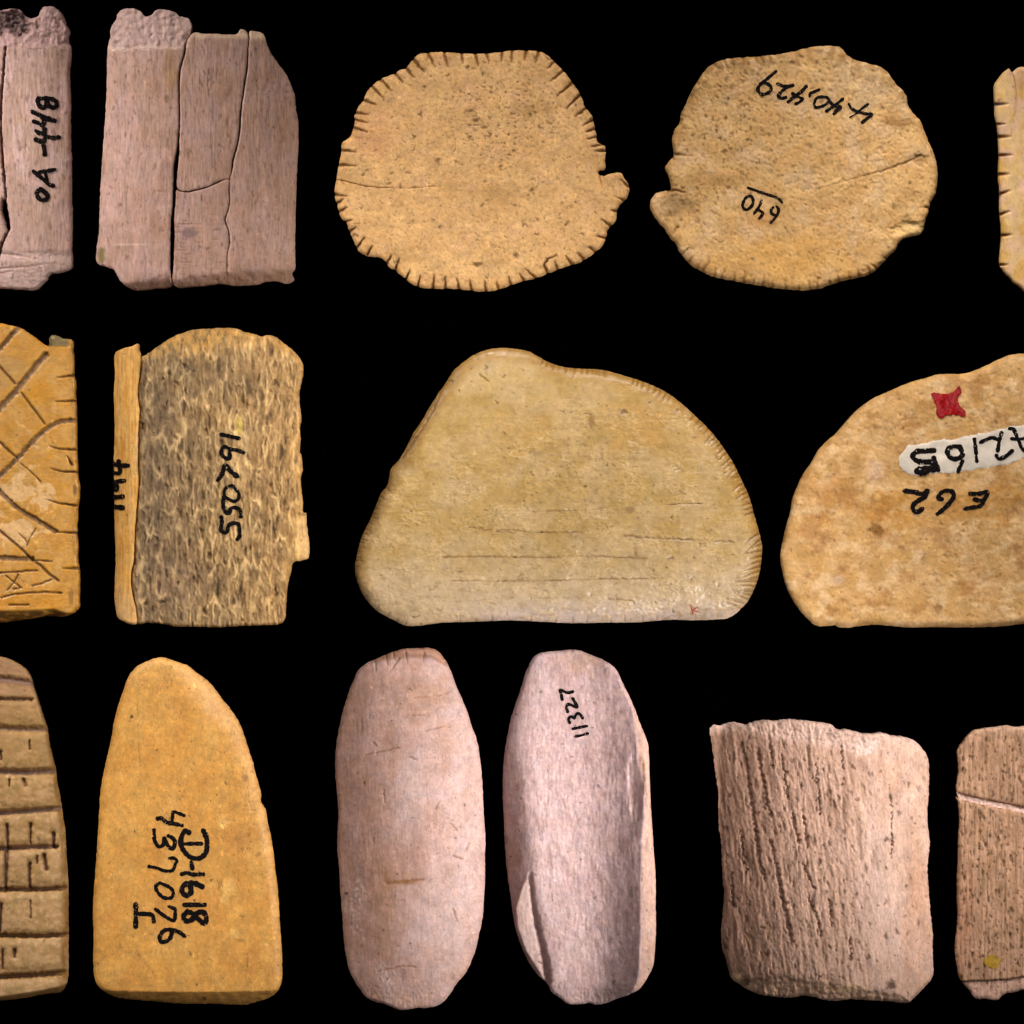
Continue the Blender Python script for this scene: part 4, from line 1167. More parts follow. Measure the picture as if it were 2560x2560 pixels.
# ================================================================== middle row, right edge: half moon with label
def labelled_half_moon():
    cen = (2450, 1230)
    vis_l = [(135, 1390), (150, 1300), (170, 1200), (200, 1100), (212, 1020), (250, 920), (290, 840), (340, 770), (375, 705), (430, 640), (500, 580),
             (560, 510), (630, 435), (700, 380), (770, 340), (860, 300), (930, 270), (1010, 240), (1090, 220), (1150, 200), (1220, 195), (1300, 195),
             (1370, 185), (1430, 160), (1500, 130), (1570, 95), (1640, 70), (1723, 60)]
    mir = [(135 + (1872 - x) * 1.4595, 60 + (y - 88) * 1.4595) for (x, y) in [(620, 95), (580, 120), (530, 155), (490, 190), (455, 245), (420, 295), (385, 350), (350, 410), (310, 470), (245, 590), (195, 700), (140, 800), (80, 930), (48, 1060), (80, 1185), (160, 1275), (270, 1318), (380, 1315), (550, 1310), (700, 1302)]]
    vis_b = [(1723, 1828), (1600, 1842), (1450, 1848), (1300, 1850), (1150, 1848), (950, 1850), (850, 1840), (760, 1832), (650, 1842), (580, 1852),
             (510, 1848), (495, 1837), (430, 1842), (370, 1838), (330, 1810), (290, 1770), (240, 1710), (200, 1640), (170, 1570), (150, 1490)]
    lp = outline(Rr(vis_l + mir + vis_b), 1.2, 13, 101)
    sh = Shape([lp])

    def surf(X, Y, D):
        z = 56 - 8 * ((X - 2450) / 500) ** 2 - erode(D, 22, 16) + 3 * fbm(X / 70, Y / 70, 4, 4)
        rough = fbm(X / 11, Y / 10, 5, 4, 0.6)
        z = z + 1.3 * rough
        s1 = specks(X, Y, 24, 22, 0.5, 0.07, 0.2, 6); s2 = specks(X, Y, 10, 10, 0.5, 0.1, 0.3, 7)
        z = z - s1 * 3 - s2 * 1.2
        lo = fbm(X / 60, Y / 55, 8, 5, 0.6)
        c = mix(C(208, 162, 108), C(196, 148, 86), ss(-0.5, 0.5, lo))
        c = mix(c, C(222, 182, 134), ss(0.0, 0.45, fbm(X / 58, Y / 48, 9, 5, 0.6)) * 0.8)
        c = mix(c, C(168, 116, 62), ss(0.05, 0.55, fbm(X / 80, Y / 62, 10, 5, 0.6)) * 0.7)
        c = mix(c, C(136, 92, 50), ss(0.3, 0.7, fbm(X / 40, Y / 32, 110, 5, 0.62)) * 0.6)
        st_ = ss(-0.5, 0.5, fbm(X / 24, Y / 22, 111, 4, 0.6))
        c = mix(c, C(190, 122, 36), (blob(X, Y, 2230, 1280, 130, 60, 11, 1.0, 0.7) * 0.55 + blob(X, Y, 2450, 1255, 130, 60, 12, 1.0, 0.7) * 0.55) * (0.4 + 0.6 * st_))
        c = mix(c, C(170, 108, 46), blob(X, Y, 2070, 1240, 60, 60, 13, 0.8, 0.5) * 0.4)
        c = mix(c, C(126, 80, 24), blob(X, Y, 2190, 1322, 20, 22, 14, 0.7, 0.6) * 0.7 + blob(X, Y, 2258, 1070, 7, 4, 15) * 0.8)
        c = mix(c, C(214, 176, 150), blob(X, Y, 2190, 1180, 26, 34, 16, 0.7, 0.5) * 0.6 + blob(X, Y, 2095, 1450, 26, 14, 17, 0.7) * 0.6)
        c = mix(c, C(168, 124, 66), (1 - ss(3, 24, D)) * ss(1400, 1000, Y) * 0.55)
        c = mix(c, C(120, 80, 40), s1 * 0.5)
        c = mix(c, C(150, 104, 56), s2 * 0.4)
        return z, c
    t = thing('half_moon_bone', 'mottled tan half-moon bone slab at right edge with red spot and white label', cen)
    relief('slab_body', sh, surf, M_DISC, cen, t, step=2.6)
    hf = height_of(sh, surf)
    s = 320 / 1932
    R = reg(2240, 1050, s)
    lab = Shape([outline(R([(40, 620), (100, 480), (180, 410), (400, 360), (650, 302), (900, 290), (1100, 240), (1400, 180), (1700, 110), (1932, 60), (2300, -20), (2380, 60),
                            (2370, 360), (2200, 470), (1932, 560), (1760, 640), (1400, 720), (1100, 770), (900, 792), (600, 800), (400, 832), (200, 822), (110, 760)]), 5.0, 11, 103)])

    def smooth_h(X, Y):
        D, _, _ = sh.nearest(X, Y)
        return 56 - 8 * ((X - 2450) / 500) ** 2 - erode(D, 22, 16) + 3 * fbm(X / 70, Y / 70, 4, 2) + 0.35 * fbm(X / 11, Y / 10, 5, 2)

    def labz(X, Y, D):
        return smooth_h(X, Y) + 2.0 - erode(D, 9, 1.5), None
    relief('number_label', lab, labz, M_PAPER, cen, t, step=3.0, floor=5.0, bottom=False)['label'] = 'white painted strip carrying the number 42165'
    lh = lambda x, y: smooth_h(np.asarray(x, float), np.asarray(y, float)) + 2.0
    ink('inked_number', strokes(R, s, [
        ([(570, 462), (420, 470), (305, 482), (250, 550), (315, 618), (420, 635), (555, 618), (568, 575)], 66), ([(570, 575), (600, 680), (632, 750)], 62), ([(330, 770), (450, 752), (600, 718)], 100), ([(375, 800), (425, 785)], 80),
        ([(960, 405), (860, 402), (778, 442), (788, 530), (852, 585), (945, 575), (1000, 520), (962, 410)], 62), ([(1000, 622), (962, 710), (935, 775)], 48),
        ([(1180, 292), (1195, 400), (1208, 510)], 48), ([(1210, 565), (1216, 625)], 42),
        ([(1272, 338), (1350, 302), (1450, 268), (1540, 302)], 44), ([(1590, 195), (1560, 300), (1532, 465)], 48), ([(1512, 535), (1542, 585), (1650, 548), (1752, 465)], 48),
        ([(1712, 132), (1760, 132), (1830, 270), (1900, 430), (1925, 460)], 46), ([(1742, 282), (1850, 290), (1960, 272), (2060, 250)], 42)]),
        lh, M_INK, cen, t, 'black handwritten 42165 upside down on the white strip', 0.5)
    ink('inked_number', strokes(R, s, [
        ([(125, 1075), (250, 1092), (400, 1112), (470, 1062)], 50), ([(140, 1045), (230, 1060), (330, 1070)], 22), ([(478, 1075), (430, 1160), (330, 1222), (255, 1290), (265, 1372), (330, 1385), (395, 1342)], 56),
        ([(690, 1195), (640, 1180), (675, 1105), (745, 1068), (845, 1085), (870, 1150), (815, 1240), (720, 1340), (628, 1415)], 56),
        ([(1115, 1112), (1250, 1112), (1375, 1085), (1365, 1140), (1308, 1215), (1185, 1200)], 54), ([(1325, 1220), (1280, 1288), (1160, 1318), (1040, 1338)], 48)]),
        hf, M_INK, cen, t, 'black handwritten 562 upside down under the strip', 1.0)
    red = Shape([outline(Rr([(1115, 320), (1180, 325), (1220, 325), (1265, 308), (1300, 275), (1312, 318), (1290, 345), (1300, 400), (1340, 440), (1338, 475), (1300, 467),
                             (1250, 462), (1210, 468), (1190, 490), (1165, 480), (1148, 450), (1150, 410), (1130, 360)]), 2.6, 7, 104, 2.0)])

    def redz(X, Y, D):
        return smooth_h(X, Y) + 2.0 + 1.0 * (1 - np.exp(-D / 3.0)) + 0.5 * fbm(X / 9, Y / 9, 5, 3), None
    relief('red_spot', red, redz, M_RED, cen, t, step=1.5, floor=4.5, bottom=False)['label'] = 'glossy red lacquer spot with star-like corners'


# ================================================================== bottom row, left edge: tapered piece with ladder grooves
def ladder_grooved_piece():
    cen = (-60, 2080)
    p = Ra([(-80, 82), (0, 85), (40, 95), (90, 120), (130, 150), (155, 190), (165, 230), (185, 290), (205, 350), (220, 400), (235, 450), (245, 520), (262, 590),
            (275, 650), (285, 720), (300, 800), (312, 880), (322, 950), (328, 1040), (335, 1150), (340, 1250), (340, 1400), (340, 1550), (338, 1700),
            (330, 1740), (300, 1775), (250, 1780), (190, 1790), (100, 1805), (0, 1815), (-150, 1825), (-400, 1800), (-540, 1760), (-560, 1680), (-570, 1400),
            (-550, 1100), (-510, 800), (-450, 550), (-380, 350), (-290, 200), (-180, 115)])
    sh = Shape([outline(p, 1.3, 12, 111)])
    hor = [(Ra([(-300, 190), (0, 200), (90, 210), (175, 225)]), 22, .7), (Ra([(-300, 295), (0, 298), (160, 300)]), 8, .6), (Ra([(-300, 440), (0, 445), (110, 450), (235, 452)]), 18, .6),
           (Ra([(-400, 655), (0, 662), (120, 668), (282, 662)]), 17, .8), (Ra([(-400, 880), (0, 872), (130, 862), (300, 850)]), 15, .8), (Ra([(-400, 1060), (0, 1052), (130, 1044), (285, 1040)]), 12, .9),
           (Ra([(-400, 1250), (0, 1255), (180, 1256), (325, 1250)]), 13, 1.0), (Ra([(-400, 1480), (0, 1484), (180, 1490), (325, 1486)]), 12, 1.0), (Ra([(-400, 1700), (0, 1694), (160, 1688), (318, 1675)]), 15, 1.0)]
    ver = [(Ra([(155, 925), (155, 1018)]), 7), (Ra([(38, 930), (42, 1045)]), 9), (Ra([(270, 975), (268, 1040)]), 9), (Ra([(35, 1070), (30, 1245)]), 11), (Ra([(150, 1125), (150, 1245)]), 9),
           (Ra([(186, 1085), (188, 1125)]), 5), (Ra([(222, 1085), (236, 1155)]), 9), (Ra([(155, 1310), (155, 1400)]), 3.5), (Ra([(8, 1330), (2, 1460)]), 8), (Ra([(15, 1560), (15, 1650)]), 7),
           (Ra([(76, 1560), (74, 1592)]), 8), (Ra([(120, 700), (132, 732)]), 8), (Ra([(150, 505), (152, 550)]), 5), (Ra([(48, 700), (48, 735)]), 6), (Ra([(5, 560), (8, 600)]), 6), (Ra([(-120, 900), (-118, 1040)]), 9)]

    def surf(X, Y, D):
        side = xline(Y, Ra([(120, 100), (200, 290), (225, 450), (262, 700), (290, 900), (305, 1100), (312, 1300), (306, 1500), (300, 1740)]))
        z = 74 - 18 * ((X + 60) / 190) ** 2 * (X > -60) - 18 * ((X + 60) / 220) ** 2 * (X <= -60)
        z = z - soft(X - side, 5) * 1.9 - erode(D, 8, 6)
        z = z - 30 * (1 - ss(1640, 1790, Y)) ** 2
        yb = yline(X, Ra([(-600, 1770), (0, 1792), (100, 1778), (200, 1762), (300, 1742), (350, 1730)]))
        ov = np.maximum(Y - yb, 0)
        z = z - ov * 1.6
        h = np.zeros(X.shape)
        for pl, w, k in hor:
            h = np.maximum(h, k * cut(X, Y, [pl], w * 1.6, 1, 0.9, 2.6, 7))
        hw_ = np.zeros(X.shape)
        for pl, w, k in hor:
            hw_ = np.maximum(hw_, k * cut(X, Y, [pl], w * 4.2, 1, 0.9, 2.6, 17))
        vw_ = cut(X, Y, [(a_, b_ * 4.0) for a_, b_ in ver if b_ > 6], 8, 1, 0.9, 2.0)
        z = z - 7 * hw_ - 4 * vw_
        v = cut(X, Y, [(a_, b_ * 1.7) for a_, b_ in ver], 8, 1, 0.8, 1.8)
        z = z - h * 19 - v * 12 + 1.4 * fbm(X / 24, Y / 18, 4, 4)
        z = np.maximum(z, 2)
        c = mix(C(164, 124, 74), C(184, 142, 94), ss(-0.5, 0.6, fbm(X / 40, Y / 40, 5, 4) + (Y - 2080) / 700))
        c = mix(c, C(158, 124, 70), ss(0.05, 0.5, fbm(X / 24, Y / 30, 6, 4)) * 0.6)
        c = mix(c, C(136, 98, 68), (1 - ss(1700, 1800, Y)) * 0.6)
        c = mix(c, C(206, 168, 132), ss(0.1, 0.5, fbm(X / 14, Y / 12, 8, 4)) * ss(1850, 2050, Y) * 0.5)
        up = 1 - ss(2080, 2260, Y)
        res = mix(np.broadcast_to(C(92, 60, 32), X.shape + (3,)), C(112, 84, 76), up)
        c = mix(c, res, ss(0.1, 0.7, h) * 0.75)
        c = mix(c, C(88, 58, 40), ss(0.1, 0.7, v) * 0.75)
        c = mix(c, C(132, 90, 36), ss(0, 6, X - side) * ss(-0.4, 0.2, fbm(X / 9, Y / 30, 9, 3)) * 0.55)
        c = mix(c, C(150, 98, 44), ss(1, 6, ov) * 0.6)
        return z, c
    tag(relief('tapered_bone_piece', sh, surf, M_SMOOTH, cen), 'brown tapered bone piece cut by the left edge, with ladder-like grooves across it')


# ================================================================== bottom row: smooth amber tapered plaque
def amber_tapered_piece():
    cen = (470, 2080)
    p = Ra([(690, 130), (720, 115), (770, 95), (805, 88), (850, 98), (900, 115), (940, 130), (985, 165), (1020, 190), (1050, 215), (1080, 250), (1115, 300),
            (1150, 340), (1185, 390), (1215, 450), (1235, 510), (1255, 570), (1270, 620), (1285, 680), (1300, 730), (1312, 780), (1309, 815), (1332, 850),
            (1345, 920), (1360, 990), (1372, 1060), (1382, 1150), (1395, 1250), (1402, 1350), (1408, 1450), (1415, 1550), (1418, 1650), (1415, 1720),
            (1395, 1770), (1360, 1800), (1300, 1822), (1230, 1842), (1150, 1838), (1050, 1835), (950, 1835), (850, 1830), (750, 1820), (650, 1812),
            (580, 1800), (530, 1775), (495, 1745), (475, 1700), (468, 1600), (470, 1500), (467, 1400), (470, 1270), (480, 1150), (490, 1000), (497, 880),
            (505, 760), (522, 660), (540, 580), (560, 490), (570, 430), (590, 340), (615, 270), (632, 215), (655, 170)])
    sh = Shape([outline(p, 1.4, 11, 121)])

    def surf(X, Y, D):
        z = 60 - 7 * ((X - 460) / 230) ** 2 + 1.5 * fbm(X / 60, Y / 90, 3, 4) - erode(D, 22, 15)
        # broad bevel down the right shoulder
        bev = xline(Y, Ra([(880, 130), (1000, 330), (1130, 450), (1200, 600), (1260, 800), (1320, 1000), (1375, 1300), (1400, 1500), (1410, 1700)]))
        z = z - soft(X - bev, 22) * 0.36
        yb = yline(X, Ra([(440, 1740), (510, 1764), (800, 1768), (1100, 1770), (1400, 1762), (1450, 1740)]))
        ov = np.maximum(Y - yb + 1.5 * gn(X / 20, Y / 20, 8), 0)
        z = z - ov * 1.1
        z = z + ss(0, 4, ov) * 0.8 * fbm(X / 30, Y / 3, 9, 3)
        z = np.maximum(z, 2)
        s1 = specks(X, Y, 30, 30, 0.3, 0.05, 0.14, 10)
        por = specks(X, Y, 10, 13, 0.6, 0.1, 0.35, 11) * blob(X, Y, 625, 2000, 28, 90, 12, 0.8, 0.4)
        z = z - s1 * 1.5 - por * 3
        lo = fbm(X / 80, Y / 110, 13, 4)
        c = mix(C(204, 148, 70), C(200, 140, 62), ss(-0.8, 0.8, lo))
        c = mix(c, C(208, 158, 88), ss(-0.3, 1.0, fbm(X / 50, Y / 80, 14, 4)) * 0.6)
        c = mix(c, C(196, 126, 52), ss(-0.2, 1.0, fbm(X / 60, Y / 130, 15, 4)) * 0.5)
        c = mix(c, C(196, 144, 84), ss(0.1, 0.9, fbm(X / 9, Y / 12, 25, 4)) * 0.35)
        c = mix(c, C(210, 158, 102), ss(-30, 50, X - bev + 14 * fbm(X / 24, Y / 40, 31, 4)) * 0.7)
        scr = np.exp(-(np.abs(gn((X + 0.3 * Y) / 10, (Y - 0.3 * X) / 110, 32)) / 0.03) ** 2) * ss(0.1, 0.5, gn(X / 50, Y / 60, 33)) + np.exp(-(np.abs(gn(X / 110, Y / 9, 34)) / 0.03) ** 2) * ss(0.15, 0.6, gn(X / 60, Y / 50, 35))
        z = z - scr * 0.7
        c = mix(c, C(168, 114, 52), np.clip(scr, 0, 1) * 0.4)
        c = mix(c, C(178, 122, 60), ss(0.2, 0.9, fbm(X / 22, Y / 22, 36, 4, 0.65)) * 0.45)
        c = mix(c, C(158, 112, 64), ss(0.0, 0.7, fbm(X / 18, Y / 26, 37, 4, 0.65)) * blob(X, Y, 590, 2090, 70, 170, 38, 0.9, 0.5) * 0.6)
        c = mix(c, C(216, 162, 94), (1 - ss(1640, 1760, Y)) * 0.6)
        c = mix(c, C(176, 118, 54), blob(X, Y, 600, 2100, 46, 90, 16, 0.8, 0.5) * 0.45)
        for x, y, r in ((1125, 915, 17), (1150, 1245, 20), (1180, 1475, 12), (1130, 1300, 12)):
            q = Ra([(x, y)])[0]
            c = mix(c, C(228, 176, 98), blob(X, Y, q[0], q[1], r, r * 1.1, x, 0.5, 0.5) * 0.7)
        for x, y, rx, ry in ((1215, 1512, 22, 10), (680, 965, 6, 8), (690, 1035, 4, 4), (1235, 690, 14, 22), (1300, 1080, 16, 16), (1110, 1230, 12, 30)):
            q = Ra([(x, y)])[0]
            c = mix(c, C(136, 92, 48), blob(X, Y, q[0], q[1], rx * .6, ry * .6, x + 1, 0.7, 0.6) * 0.6)
        hl = cut(X, Y, [Ra([(700, 180), (690, 420), (705, 640)]), Ra([(1180, 900), (1200, 1120), (1190, 1300)]), Ra([(560, 1500), (700, 1480), (820, 1490)]), Ra([(690, 1190), (800, 1185)]), Ra([(1000, 330), (1040, 560)])], 2.6, 0.5, 0.9, 3.0)
        z = z - hl * 1.6
        c = mix(c, C(140, 88, 38), hl * 0.55)
        c = mix(c, C(150, 100, 46), s1 * 0.5)
        c = mix(c, C(116, 84, 58), por * 0.6)
        c = mix(c, C(192, 140, 74), ss(0.5, 4, ov) * 0.7)
        c = mix(c, C(150, 98, 46), ss(0.5, 4, ov) * ss(0.1, 0.5, fbm(X / 40, Y / 4, 17, 3)) * 0.6)
        return z, c
    t = thing('tapered_bone_piece', 'smooth amber tapered bone plaque inked D-1618 and 437076', cen)
    relief('plaque_body', sh, surf, M_SMOOTH, cen, t, age=1.7)
    hf = height_of(sh, surf)
    s = 220 / 1181
    R = reg(320, 2010, s)
    ink('inked_number', strokes(R, s, [
        ([(400, 195), (440, 188), (530, 248), (620, 262), (725, 285)], 46), ([(755, 152), (680, 122), (612, 104), (600, 180), (588, 255)], 36),
        ([(352, 345), (362, 490), (420, 572), (478, 540), (490, 455), (540, 560), (598, 605), (632, 510), (600, 455), (545, 425)], 42),
        ([(285, 836), (400, 860), (490, 893), (600, 888), (640, 800), (660, 757), (610, 722), (565, 727)], 38),
        ([(430, 1055), (375, 1102), (396, 1170), (480, 1252), (585, 1252), (612, 1180), (555, 1112), (430, 1055)], 38),
        ([(375, 1408), (450, 1470), (560, 1540), (622, 1560), (636, 1450), (634, 1412), (555, 1373)], 40),
        ([(762, 1768), (680, 1712), (580, 1684), (490, 1694), (434, 1770), (436, 1836), (500, 1845), (565, 1800), (596, 1705)], 46)]),
        hf, M_INK, cen, t, 'black handwritten 437076 reading downward')
    ink('inked_number', strokes(R, s, [
        ([(822, 382), (772, 358), (724, 430), (714, 540), (762, 640), (850, 715), (960, 725), (1042, 660), (1064, 540), (1052, 440), (1012, 355)], 54), ([(735, 535), (860, 530), (990, 530)], 44),
        ([(852, 785), (868, 862)], 50), ([(725, 938), (790, 922), (870, 943), (1012, 940)], 46),
        ([(1000, 1108), (900, 1064), (800, 1064), (735, 1112), (735, 1188), (800, 1225), (846, 1180), (838, 1085)], 56), ([(762, 1350), (1030, 1350)], 52),
        ([(800, 1442), (745, 1510), (782, 1565), (860, 1548), (920, 1470), (1000, 1445), (1052, 1510), (1032, 1605), (980, 1568), (910, 1510), (860, 1462), (800, 1442)], 56)]),
        hf, M_INK, cen, t, 'bold black handwritten D-1618 reading downward')
    ink('inked_mark', strokes(R, s, [([(106, 1345), (110, 1480), (105, 1645)], 52), ([(130, 1472), (230, 1472), (328, 1490), (350, 1575)], 46)]),
        hf, M_INK, cen, t, 'black handwritten capital I on its side')


# ================================================================== bottom row: long convex piece
def convex_long_piece():
    cen = (1025, 2072)
    p = Rb([(370, 60), (420, 45), (500, 42), (560, 42), (595, 60), (625, 95), (655, 150), (680, 220), (710, 290), (740, 360), (765, 440), (790, 510), (805, 600),
            (815, 700), (820, 800), (825, 900), (832, 1000), (830, 1100), (830, 1200), (825, 1300), (820, 1380), (805, 1460), (785, 1550), (760, 1620),
            (730, 1680), (690, 1725), (660, 1770), (620, 1820), (580, 1840), (530, 1848), (480, 1848), (430, 1858), (390, 1855), (330, 1830), (270, 1815),
            (230, 1795), (200, 1755), (170, 1710), (145, 1660), (130, 1590), (118, 1500), (112, 1400), (105, 1320), (100, 1250), (95, 1150), (85, 1050),
            (88, 950), (92, 880), (85, 780), (76, 680), (75, 580), (85, 500), (100, 420), (120, 340), (145, 260), (170, 200), (195, 150), (240, 115), (300, 88)])
    sh = Shape([outline(p, 1.2, 13, 131)])
    sc = [(Rb([(335, 1220), (400, 1215), (520, 1200)]), 9), (Rb([(230, 578), (320, 558), (400, 538)]), 5), (Rb([(535, 455), (630, 432)]), 4), (Rb([(450, 585), (490, 602)]), 4.5),
          (Rb([(655, 920), (690, 955)]), 4.5), (Rb([(755, 1020), (735, 1055)]), 5), (Rb([(670, 1085), (720, 1100)]), 4.5), (Rb([(670, 1350), (690, 1410)]), 4), (Rb([(290, 1665), (420, 1635), (480, 1640)]), 4.5),
          (Rb([(320, 750), (330, 820)]), 3), (Rb([(600, 815), (580, 850)]), 3.5), (Rb([(660, 262), (590, 280)]), 3.5), (Rb([(210, 400), (210, 450)]), 4), (Rb([(470, 290), (550, 285)]), 3), (Rb([(460, 380), (530, 375)]), 3)]
    nick = [Rb([(278, 92), (282, 160)]), Rb([(335, 72), (340, 125)]), Rb([(400, 92), (350, 162)]), Rb([(432, 60), (442, 118)]), Rb([(525, 62), (520, 112)]), Rb([(370, 62), (380, 105)])]

    def surf(X, Y, D):
        u = (X - 1030) / 190
        z = 100 - 78 * np.abs(u) ** 2.0 - 14 * np.abs((Y - 2072) / 450) ** 3 - erode(D, 10, 9)
        z = z - ss(0, 1, 0) + 1.5 * fbm(X / 60, Y / 90, 2, 4) + 0.5 * fbm(X / 3, Y / 40, 3, 3)
        top = 1 - ss(0, 10, Y - yline(X, Rb([(250, 100), (360, 82), (450, 72), (560, 75), (620, 110)])))
        z = z - top * 14
        s = cut(X, Y, [(a_, b_ * 1.5) for a_, b_ in sc], 5, 0.8, 0.9, 2.0); n = cut(X, Y, nick, 7, 1, 0.4, 1.0)
        pk = specks(X, Y, 40, 46, 0.35, 0.03, 0.1, 4)
        chalk = blob(X, Y, *Rb([(180, 1300)])[0], 20, 80, 5, 0.8, 0.9) * ss(0.0, 0.3, fbm(X / 8, Y / 12, 6, 3))
        chalk = np.maximum(chalk, blob(X, Y, *Rb([(330, 1690)])[0], 26, 34, 7, 0.8, 0.9) * ss(0.0, 0.3, fbm(X / 8, Y / 12, 8, 3)))
        end = ss(2430, 2500, Y)
        z = z - s * 2.5 - n * 4 - pk * 2 + chalk * 1.0 + end * 1.6 * fbm(X / 6, Y / 9, 9, 4)
        tan = ss(-0.9, 1.0, fbm(X / 60, Y / 100, 11, 5) - 0.5 * (X - 1020) / 150)
        c = mix(C(206, 168, 160), C(190, 144, 126), tan)
        c = mix(c, C(214, 182, 176), blob(X, Y, 1025, 1960, 60, 110, 12, 0.9, 0.4) * 0.7 + blob(X, Y, 1090, 2310, 70, 110, 13, 0.9, 0.4) * 0.6)
        c = mix(c, C(176, 128, 96), blob(X, Y, 965, 2260, 40, 130, 14, 0.9, 0.5) * 0.55 + blob(X, Y, 990, 2190, 60, 26, 15, 0.9, 0.5) * 0.4)
        c = mix(c, C(164, 126, 108), ss(0.1, 0.5, fbm(X / 5, Y / 60, 16, 3)) * (1 - ss(860, 980, X)) * 0.5)
        c = mix(c, C(186, 140, 112), blob(X, Y, 1050, 1740, 90, 60, 17, 0.9, 0.5) * 0.5)
        c = mix(c, C(172, 122, 96), top * 0.8)
        c = mix(c, C(140, 92, 62), s * 0.8)
        mott = ss(0.1, 0.8, fbm(X / 16, Y / 22, 119, 4, 0.65))
        c = mix(c, C(218, 184, 176), mott * 0.4)
        c = mix(c, C(168, 124, 106), ss(0.15, 0.8, fbm(X / 20, Y / 34, 120, 4, 0.65)) * 0.4)
        c = mix(c, C(158, 106, 60), blob(X, Y, *Rb([(430, 1212)])[0], 42, 7, 18, 0.8, 0.4) * 0.6)
        c = mix(c, C(96, 66, 54), np.maximum(n * 0.8, pk * 0.6))
        c = mix(c, C(226, 196, 188), chalk * 0.75)
        c = mix(c, C(212, 172, 150), end * ss(0.0, 0.5, fbm(X / 8, Y / 16, 19, 3)) * 0.6)
        return z, c
    tag(relief('elongated_bone_piece', sh, surf, M_SMOOTH, cen, age=1.5), 'pinkish elongated bone piece with smooth rounded outer face and no writing')


